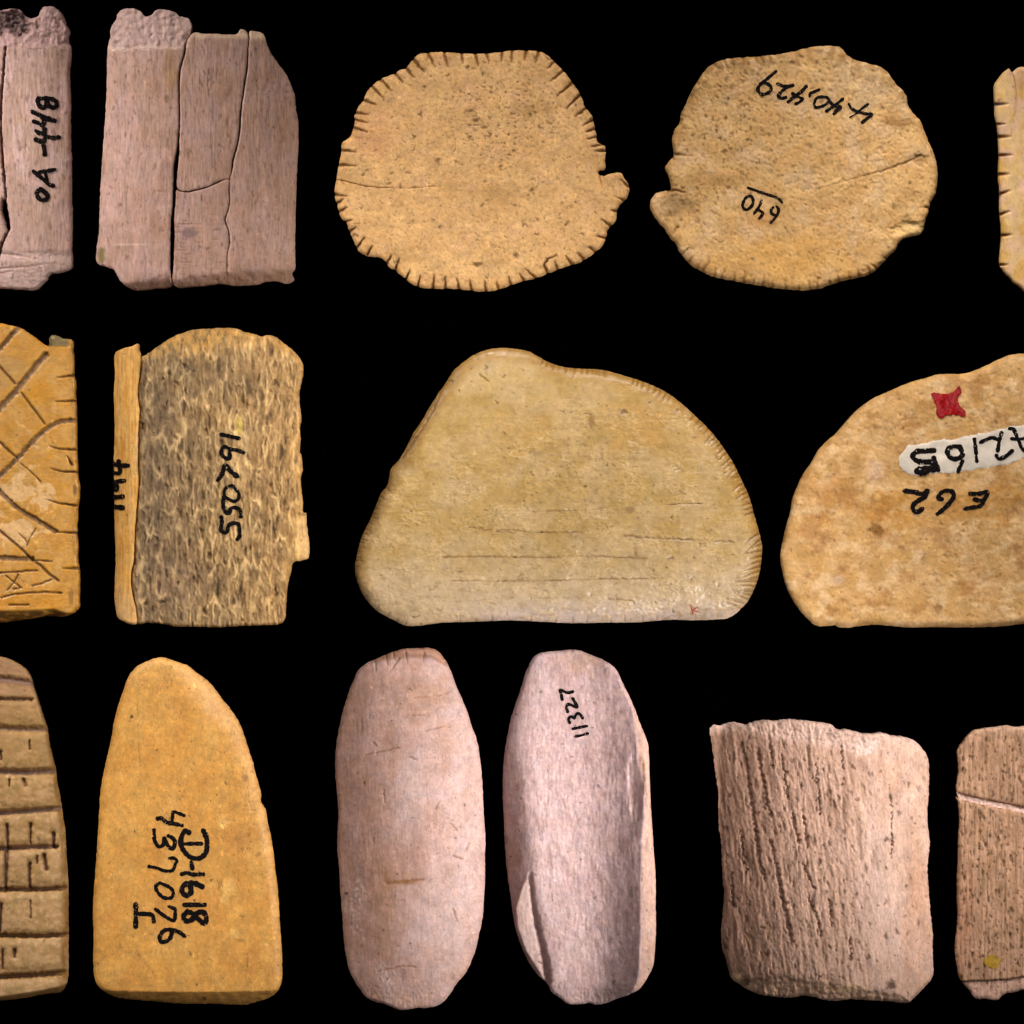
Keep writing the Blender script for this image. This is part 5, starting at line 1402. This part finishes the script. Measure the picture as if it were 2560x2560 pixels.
# ================================================================== bottom row: long hollow piece with number
def hollow_long_piece():
    cen = (1450, 2070)
    p = Rb([(1060, 110), (1090, 75), (1140, 60), (1200, 56), (1260, 50), (1310, 55), (1350, 70), (1400, 90), (1450, 115), (1490, 150), (1520, 210), (1555, 280),
            (1585, 350), (1610, 420), (1635, 480), (1650, 530), (1655, 600), (1658, 700), (1662, 800), (1668, 900), (1675, 1000), (1682, 1100), (1688, 1200),
            (1688, 1350), (1690, 1450), (1685, 1550), (1675, 1640), (1650, 1690), (1610, 1750), (1560, 1780), (1500, 1805), (1430, 1835), (1390, 1840),
            (1350, 1832), (1300, 1838), (1250, 1835), (1210, 1805), (1165, 1770), (1150, 1740), (1140, 1725), (1100, 1690), (1060, 1640), (1020, 1560),
            (990, 1480), (970, 1380), (960, 1300), (945, 1200), (935, 1100), (928, 1000), (925, 900), (920, 800), (922, 650), (930, 560), (945, 480),
            (960, 400), (985, 320), (1010, 250), (1030, 180)])
    sh = Shape([outline(p, 1.2, 13, 141)])

    def surf(X, Y, D):
        lr = xline(Y, Rb([(1075, 100), (1030, 250), (1000, 450), (1010, 600), (1030, 800), (1050, 1000), (1062, 1180), (1072, 1300), (1098, 1450), (1128, 1580), (1148, 1720), (1160, 1800)]))
        rr = xline(Y, Rb([(1480, 140), (1570, 350), (1590, 500), (1600, 620), (1630, 760), (1625, 900), (1616, 1000), (1612, 1200), (1610, 1500), (1600, 1690), (1560, 1800)]))
        depth = ss(1650, 1950, Y)
        # hollow: left wall faces right, right wall climbs to the rim
        u = np.clip((X - lr) / np.maximum(rr - lr, 20), 0, 1)
        bowl = -(14 + 22 * depth) * np.sin(np.pi * np.clip(u, 0, 1) ** 1.25) ** 1.0
        rise = 13 * (0.35 + 0.65 * depth) * np.clip((u - 0.5) / 0.5, 0, 1) ** 2.2
        z = 72 + bowl + rise - 6 * (1 - u)
        z = z - soft(lr - X, 26) * 0.85
        z = z - soft(X - rr, 14) * 0.35
        # flake scar on the lower left
        scar = Rb([(1062, 1155), (1005, 1245), (975, 1350), (985, 1460), (1025, 1565), (1080, 1650), (1140, 1725)])
        sl = xline(Y, scar)
        inl = ss(0, 6, X - sl) * (1 - ss(-3, 5, X - lr)) * ss(2165, 2195, Y)
        z = z + inl * (np.maximum(lr - X, 0) * 0.85 - 10 - 0.05 * (lr - X))
        gr = cut(X, Y, [Rb([(1060, 1190), (1070, 1300), (1096, 1450), (1126, 1580), (1146, 1710)])], 34, 0.2, 1.0, 4.0)
        z = z - gr * 10
        z = z - erode(D, 9, 9)
        rr2 = fbm(X / 7, Y / 12, 5, 4, 0.6)
        z = z + 0.9 * rr2 * ss(0, 0.1, u) * (1 - ss(0.9, 1, u)) + 2 * fbm(X / 30, Y / 45, 6, 3)
        sc = blob(X, Y, *Rb([(1590, 720)])[0], 22, 90, 7, 0.6, 0.3)
        z = z - sc * 8
        end = ss(2440, 2500, Y + 10 * fbm(X / 20, Y / 20, 8))
        z = z - end * (np.maximum(Y - 2450, 0) * 0.35) + end * 2 * fbm(X / 6, Y / 6, 9, 3)
        z = np.maximum(z, 3)
        c = mix(C(208, 174, 172), C(198, 160, 156), ss(-0.8, 0.8, fbm(X / 60, Y / 80, 11, 4)))
        c = mix(c, C(168, 136, 136), ss(0.05, 0.5, fbm(X / 14, Y / 26, 12, 4)) * 0.5 * ss(0.3, 0.8, u))
        c = mix(c, C(218, 188, 186), ss(0.2, 0.6, fbm(X / 10, Y / 16, 13, 4)) * 0.5)
        c = mix(c, C(202, 158, 136), ss(0, 8, X - rr) * 0.8)
        c = mix(c, C(190, 148, 122), blob(X, Y, 1455, 1660, 60, 40, 14, 0.8, 0.5) * 0.5)
        c = mix(c, C(176, 134, 100), blob(X, Y, *Rb([(970, 1080)])[0], 30, 50, 15, 0.8, 0.4) * 0.6)
        c = mix(c, C(176, 136, 130), ss(0, 40, lr - X) * (1 - inl) * 0.5)
        fibre = fbm(X / 5, Y / 34, 121, 4, 0.6)
        z = z + 0.8 * fibre
        c = mix(c, C(150, 114, 112), ss(0.15, 0.8, fibre) * 0.4)
        c = mix(c, C(222, 192, 188), ss(0.2, 0.8, -fibre) * 0.4)
        c = mix(c, C(216, 180, 170), inl * 0.7)
        c = mix(c, C(120, 86, 84), gr * 0.5)
        c = mix(c, C(214, 180, 172), end * 0.5)
        c = mix(c, C(140, 104, 100), specks(X, Y, 34, 40, 0.3, 0.05, 0.14, 16) * 0.5)
        return z, c
    t = thing('elongated_bone_piece', 'pinkish elongated bone piece with hollow inner face, marked 11327', cen)
    relief('piece_body', sh, surf, M_SMOOTH, cen, t, age=1.4)
    s = 110 / 1328
    R = reg(1380, 1700, s)
    ink('inked_number', strokes(R, s, [
        ([(308, 590), (282, 450), (245, 300), (350, 342), (480, 385), (630, 352)], 74), ([(632, 560), (690, 670), (765, 820), (640, 785), (540, 742), (455, 755), (444, 850), (478, 960)], 76),
        ([(540, 1290), (505, 1200), (540, 1118), (620, 1118), (675, 1160), (715, 1060), (800, 1005), (875, 1070), (925, 1155)], 74), ([(630, 1478), (800, 1442), (1050, 1392)], 70), ([(720, 1708), (900, 1670), (1080, 1615)], 70)]),
        height_of(sh, surf), M_INK, cen, t, 'small black handwritten 11327 reading upward')


# ================================================================== bottom row: coarse grooved block
def coarse_block():
    cen = (2055, 2152)
    p = Rc([(88, 95), (110, 78), (150, 82), (180, 68), (240, 65), (295, 75), (330, 62), (390, 48), (460, 52), (530, 45), (620, 48), (700, 58), (760, 66), (800, 75),
            (825, 98), (900, 105), (970, 122), (1030, 130), (1090, 122), (1150, 138), (1220, 145), (1270, 160), (1310, 190), (1345, 235), (1365, 290), (1368, 400),
            (1365, 500), (1358, 600), (1362, 680), (1372, 760), (1365, 850), (1358, 920), (1365, 1020), (1372, 1120), (1380, 1200), (1390, 1300), (1390, 1420),
            (1388, 1560), (1340, 1620), (1290, 1670), (1250, 1705), (1180, 1705), (1110, 1698), (1040, 1695), (960, 1690), (880, 1690), (830, 1700),
            (760, 1695), (700, 1680), (640, 1670), (560, 1685), (480, 1682), (400, 1672), (330, 1650), (290, 1630), (250, 1605), (210, 1570), (190, 1510),
            (175, 1450), (155, 1380), (152, 1300), (160, 1200), (168, 1080), (158, 950), (155, 850), (150, 760), (138, 680), (135, 560), (130, 450),
            (115, 350), (105, 250), (92, 170)])
    sh = Shape([outline(p, 2.4, 10, 151)])
    deep = [(Rc([(268, 180), (300, 330), (325, 520), (350, 680), (375, 880), (405, 980)]), 12), (Rc([(362, 220), (395, 400), (415, 520), (440, 610)]), 12), (Rc([(428, 140), (452, 330)]), 8),
            (Rc([(440, 760), (470, 900), (500, 1050), (535, 1220), (560, 1350)]), 14), (Rc([(568, 600), (580, 680), (605, 760)]), 11), (Rc([(630, 610), (655, 790)]), 9),
            (Rc([(620, 880), (690, 1030)]), 9), (Rc([(650, 1090), (700, 1180), (735, 1310)]), 9), (Rc([(780, 1100), (795, 1260)]), 8), (Rc([(850, 190), (860, 330)]), 6),
            (Rc([(1128, 430), (1145, 560), (1148, 850)]), 4), (Rc([(900, 1320), (905, 1450)]), 6), (Rc([(210, 950), (225, 1150)]), 8), (Rc([(700, 300), (720, 480), (725, 600)]), 5),
            (Rc([(1095, 1650), (1110, 1705)]), 7), (Rc([(500, 250), (540, 500)]), 6), (Rc([(260, 700), (300, 950)]), 6)]

    def surf(X, Y, D):
        u = (X - 2200) / 400
        sk = X - (Y - 2150) * 0.13
        z = 112 - 108 * np.clip(np.abs(u), 0, 1) ** 2.3 * (u < 0) - 20 * np.abs((X - 2200) / 130) ** 2 * (u >= 0) - erode(D, 11, 11)
        coarse = 1 - ss(2080, 2230, X + 30 * fbm(X / 40, Y / 90, 2, 3))
        rid = 0.6 * fbm((sk + 8 * gn(X / 40, Y / 90, 55)) / 8.0, Y / 130, 3, 4, 0.65) * ss(-0.9, 0.5, fbm(X / 50, Y / 70, 57, 2)) + 0.55 * fbm(sk / 20, Y / 140, 56, 3)
        z = z + (1.0 + 4.2 * coarse) * rid + (0.5 + 1.5 * coarse) * fbm(X / 4, Y / 9, 4, 3)
        dp = cut(X, Y, [(a_, b_ * 1.2) for a_, b_ in deep], 9, 0.7, 0.8, 5.0)
        p1 = specks(sk, Y, 11, 42, 0.6, 0.14, 0.42, 5) * (0.2 + 0.8 * coarse)
        p2 = specks(sk, Y, 22, 30, 0.5, 0.1, 0.32, 6)
        z = z - dp * 13 - p1 * 5 - p2 * 4 * (0.4 + 0.6 * coarse)
        rimT = 1 - ss(0, 26, Y - yline(X, Rc([(90, 95), (300, 75), (390, 100), (560, 140), (800, 170), (1000, 230), (1100, 130), (1400, 200)])))
        z = z - rimT * 5 + rimT * 3 * fbm(X / 9, Y / 9, 7, 3)
        yb = yline(X, Rc([(150, 1560), (400, 1590), (600, 1560), (760, 1600), (1100, 1640), (1250, 1690), (1400, 1560)]))
        bt = ss(-10, 8, Y - yb + 8 * fbm(X / 20, Y / 20, 8, 3))
        z = z - bt * (6 + np.maximum(Y - yb, 0) * 0.6) + bt * 4 * fbm(X / 12, Y / 10, 9, 3)
        z = np.maximum(z, 3)
        c = mix(C(214, 174, 156), C(204, 162, 140), ss(-0.6, 0.6, fbm(X / 50, Y / 90, 11, 4)))
        c = mix(c, C(222, 190, 178), blob(X, Y, 2180, 2240, 90, 260, 12, 0.9, 0.4) * 0.5)
        c = mix(c, C(206, 154, 124), blob(X, Y, 2290, 2250, 40, 200, 13, 0.9, 0.5) * 0.6)
        c = mix(c, C(182, 144, 124), coarse * 0.7)
        c = mix(c, C(138, 102, 84), (1 - ss(1830, 2040, X)) * coarse * 0.65)  # left side painted darker: dense pores, plus shade of the curve
        c = mix(c, C(206, 168, 142), ss(0.1, 0.6, rid) * 0.6)
        c = mix(c, C(104, 76, 56), ss(0.05, 0.7, -rid) * coarse * 0.8)
        c = mix(c, C(84, 56, 42), np.maximum(dp * 0.75, p1 * 0.65))
        c = mix(c, C(84, 58, 42), p2 * 0.65)
        c = mix(c, C(210, 176, 162), rimT * 0.7)
        c = mix(c, C(112, 82, 66), rimT * specks(X, Y, 11, 11, 0.6, 0.1, 0.4, 14) * 0.6)
        c = mix(c, C(200, 160, 132), bt * 0.6)
        c = mix(c, C(98, 72, 56), blob(X, Y, *Rc([(450, 1560)])[0], 60, 14, 15, 0.8, 0.6) * 0.6)
        c = mix(c, C(226, 186, 142), blob(X, Y, *Rc([(890, 1620)])[0], 50, 14, 16, 0.7, 0.5) * 0.7 + blob(X, Y, *Rc([(240, 1570)])[0], 14, 16, 17) * 0.7)
        c = mix(c, C(84, 60, 46), blob(X, Y, *Rc([(1145, 1600)])[0], 12, 16, 18, 0.6, 0.4) * 0.8 + blob(X, Y, *Rc([(300, 1585)])[0], 12, 16, 19, 0.6, 0.4) * 0.8)
        c = mix(c, C(226, 196, 184), blob(X, Y, *Rc([(1000, 200)])[0], 40, 22, 20, 0.6, 0.5) * 0.7)
        return z, c
    tag(relief('bone_block', sh, surf, M_SPONGE, cen), 'pinkish bone block with coarse dark grooves at left and smooth pale right side')


# ================================================================== bottom row, right edge: block mended with pale seam
def mended_block():
    cen = (2640, 2160)
    t = thing('bone_block', 'brown porous bone block cut by the right edge, mended along a pale seam', cen)
    seam_t = [(1535, 468), (1560, 484), (1600, 494), (1680, 512), (1760, 528), (1840, 544), (1932, 566), (2300, 640), (2800, 700)]
    seam_b = [(x, y + 32) for x, y in seam_t]
    up = Rc([(1540, 240), (1555, 205), (1590, 155), (1630, 115), (1680, 100), (1760, 90), (1830, 80), (1880, 90), (1932, 85), (2200, 72), (2500, 60), (2700, 70), (2800, 100), (2810, 400)] +
            seam_t[::-1] + [(1535, 450), (1545, 380), (1548, 300)])
    lo = Rc(seam_b + [(2770, 900), (2780, 1300), (2740, 1500), (2660, 1620), (2400, 1670), (2100, 1680), (1932, 1635), (1880, 1650), (1820, 1660), (1775, 1695), (1700, 1690),
                      (1650, 1688), (1615, 1645), (1580, 1605), (1555, 1570), (1540, 1500), (1528, 1400), (1535, 1320), (1545, 1200), (1540, 1050), (1545, 900), (1548, 750), (1555, 640), (1546, 540)])
    sm = Rc([(1538, 464)] + seam_t[1:] + seam_b[::-1][:-1] + [(1550, 510)])

    def surf(X, Y, D, er=True):
        z = 66 - 16 * ((X - 2640) / 240) ** 2 - erode(D, 9, 8)
        rid = fbm(X / 6.5, Y / 150, 3, 4, 0.6)
        p1 = specks(X, Y, 10, 24, 0.8, 0.16, 0.46, 5); p2 = 0.8 * specks(X, Y, 19, 34, 0.5, 0.1, 0.32, 6)
        z = z + 3.2 * rid + 1.0 * fbm(X / 5, Y / 8, 4, 3) - p1 * 4 - p2 * 4
        low = ss(-5, 5, Y - yline(X, Rc([(1500, 1592), (1570, 1590), (1700, 1585), (1840, 1575), (1932, 1560), (2800, 1560)])))
        ln = cut(X, Y, [Rc([(1560, 1588), (1700, 1585), (1840, 1575), (1932, 1560)])], 7, wob=1.5)
        z = z - low * 7 - ln * 6
        z = np.maximum(z, 3)
        tp = 1 - ss(1818, 1845, Y + 8 * fbm(X / 14, Y / 14, 7))
        c = mix(C(166, 126, 98), C(182, 140, 112), ss(-0.3, 0.4, fbm(X / 30, Y / 60, 8, 4)))
        c = mix(c, C(128, 94, 62), ss(0.1, 0.6, -rid) * 0.6)
        c = mix(c, C(200, 160, 128), ss(0.15, 0.6, rid) * 0.5)
        c = mix(c, C(170, 118, 92), blob(X, Y, 2410, 2300, 30, 200, 9, 0.9) * 0.4)
        c = mix(c, C(74, 50, 30), p1 * 0.75)
        c = mix(c, C(66, 44, 28), p2 * 0.7)
        c = mix(c, C(196, 158, 134), tp * 0.7)
        c = mix(c, C(202, 160, 144), low * 0.7)
        c = mix(c, C(80, 54, 46), ln * 0.7)
        return z, c

    def seam(X, Y, D):
        return 58 - 16 * ((X - 2640) / 240) ** 2 + 2.5 * fbm(X / 8, Y / 8, 12, 3), mix(C(222, 186, 172), C(204, 164, 146), ss(-0.2, 0.4, fbm(X / 9, Y / 9, 13, 3)))
    relief('fragment', Shape([outline(up, 1.8, 10, 161)]), surf, M_SPONGE, cen, t)
    s2 = Shape([outline(lo, 1.8, 10, 161)])
    relief('fragment', s2, surf, M_SPONGE, cen, t)
    relief('glue_seam', Shape([outline(sm, 1.8, 10, 161)]), seam, M_SMOOTH, cen, t)['label'] = 'pale pinkish glue line joining the two fragments'
    q = Rc([(1745, 1470)])[0]
    an = np.linspace(0, 2 * np.pi, 29)[:-1]
    ys = Shape([outline(np.stack([q[0] + 19 * np.cos(an), q[1] + 17 * np.sin(an)], 1), 7.0, 12, 163, 2.0)])
    h = height_of(s2, surf)
    relief('yellow_spot', ys, lambda X, Y, D: (h(X, Y) + 0.4, None), M_YELLOW, cen, t, floor=4.0, bottom=False)['label'] = 'small mustard yellow stain near the lower end'


plaque_with_code()
refitted_plaque()
notched_disc_front()
notched_disc_back()
pale_notched_piece()
engraved_plaque()
spongy_plaque()
polished_half_moon()
labelled_half_moon()
ladder_grooved_piece()
amber_tapered_piece()
convex_long_piece()
hollow_long_piece()
coarse_block()
mended_block()
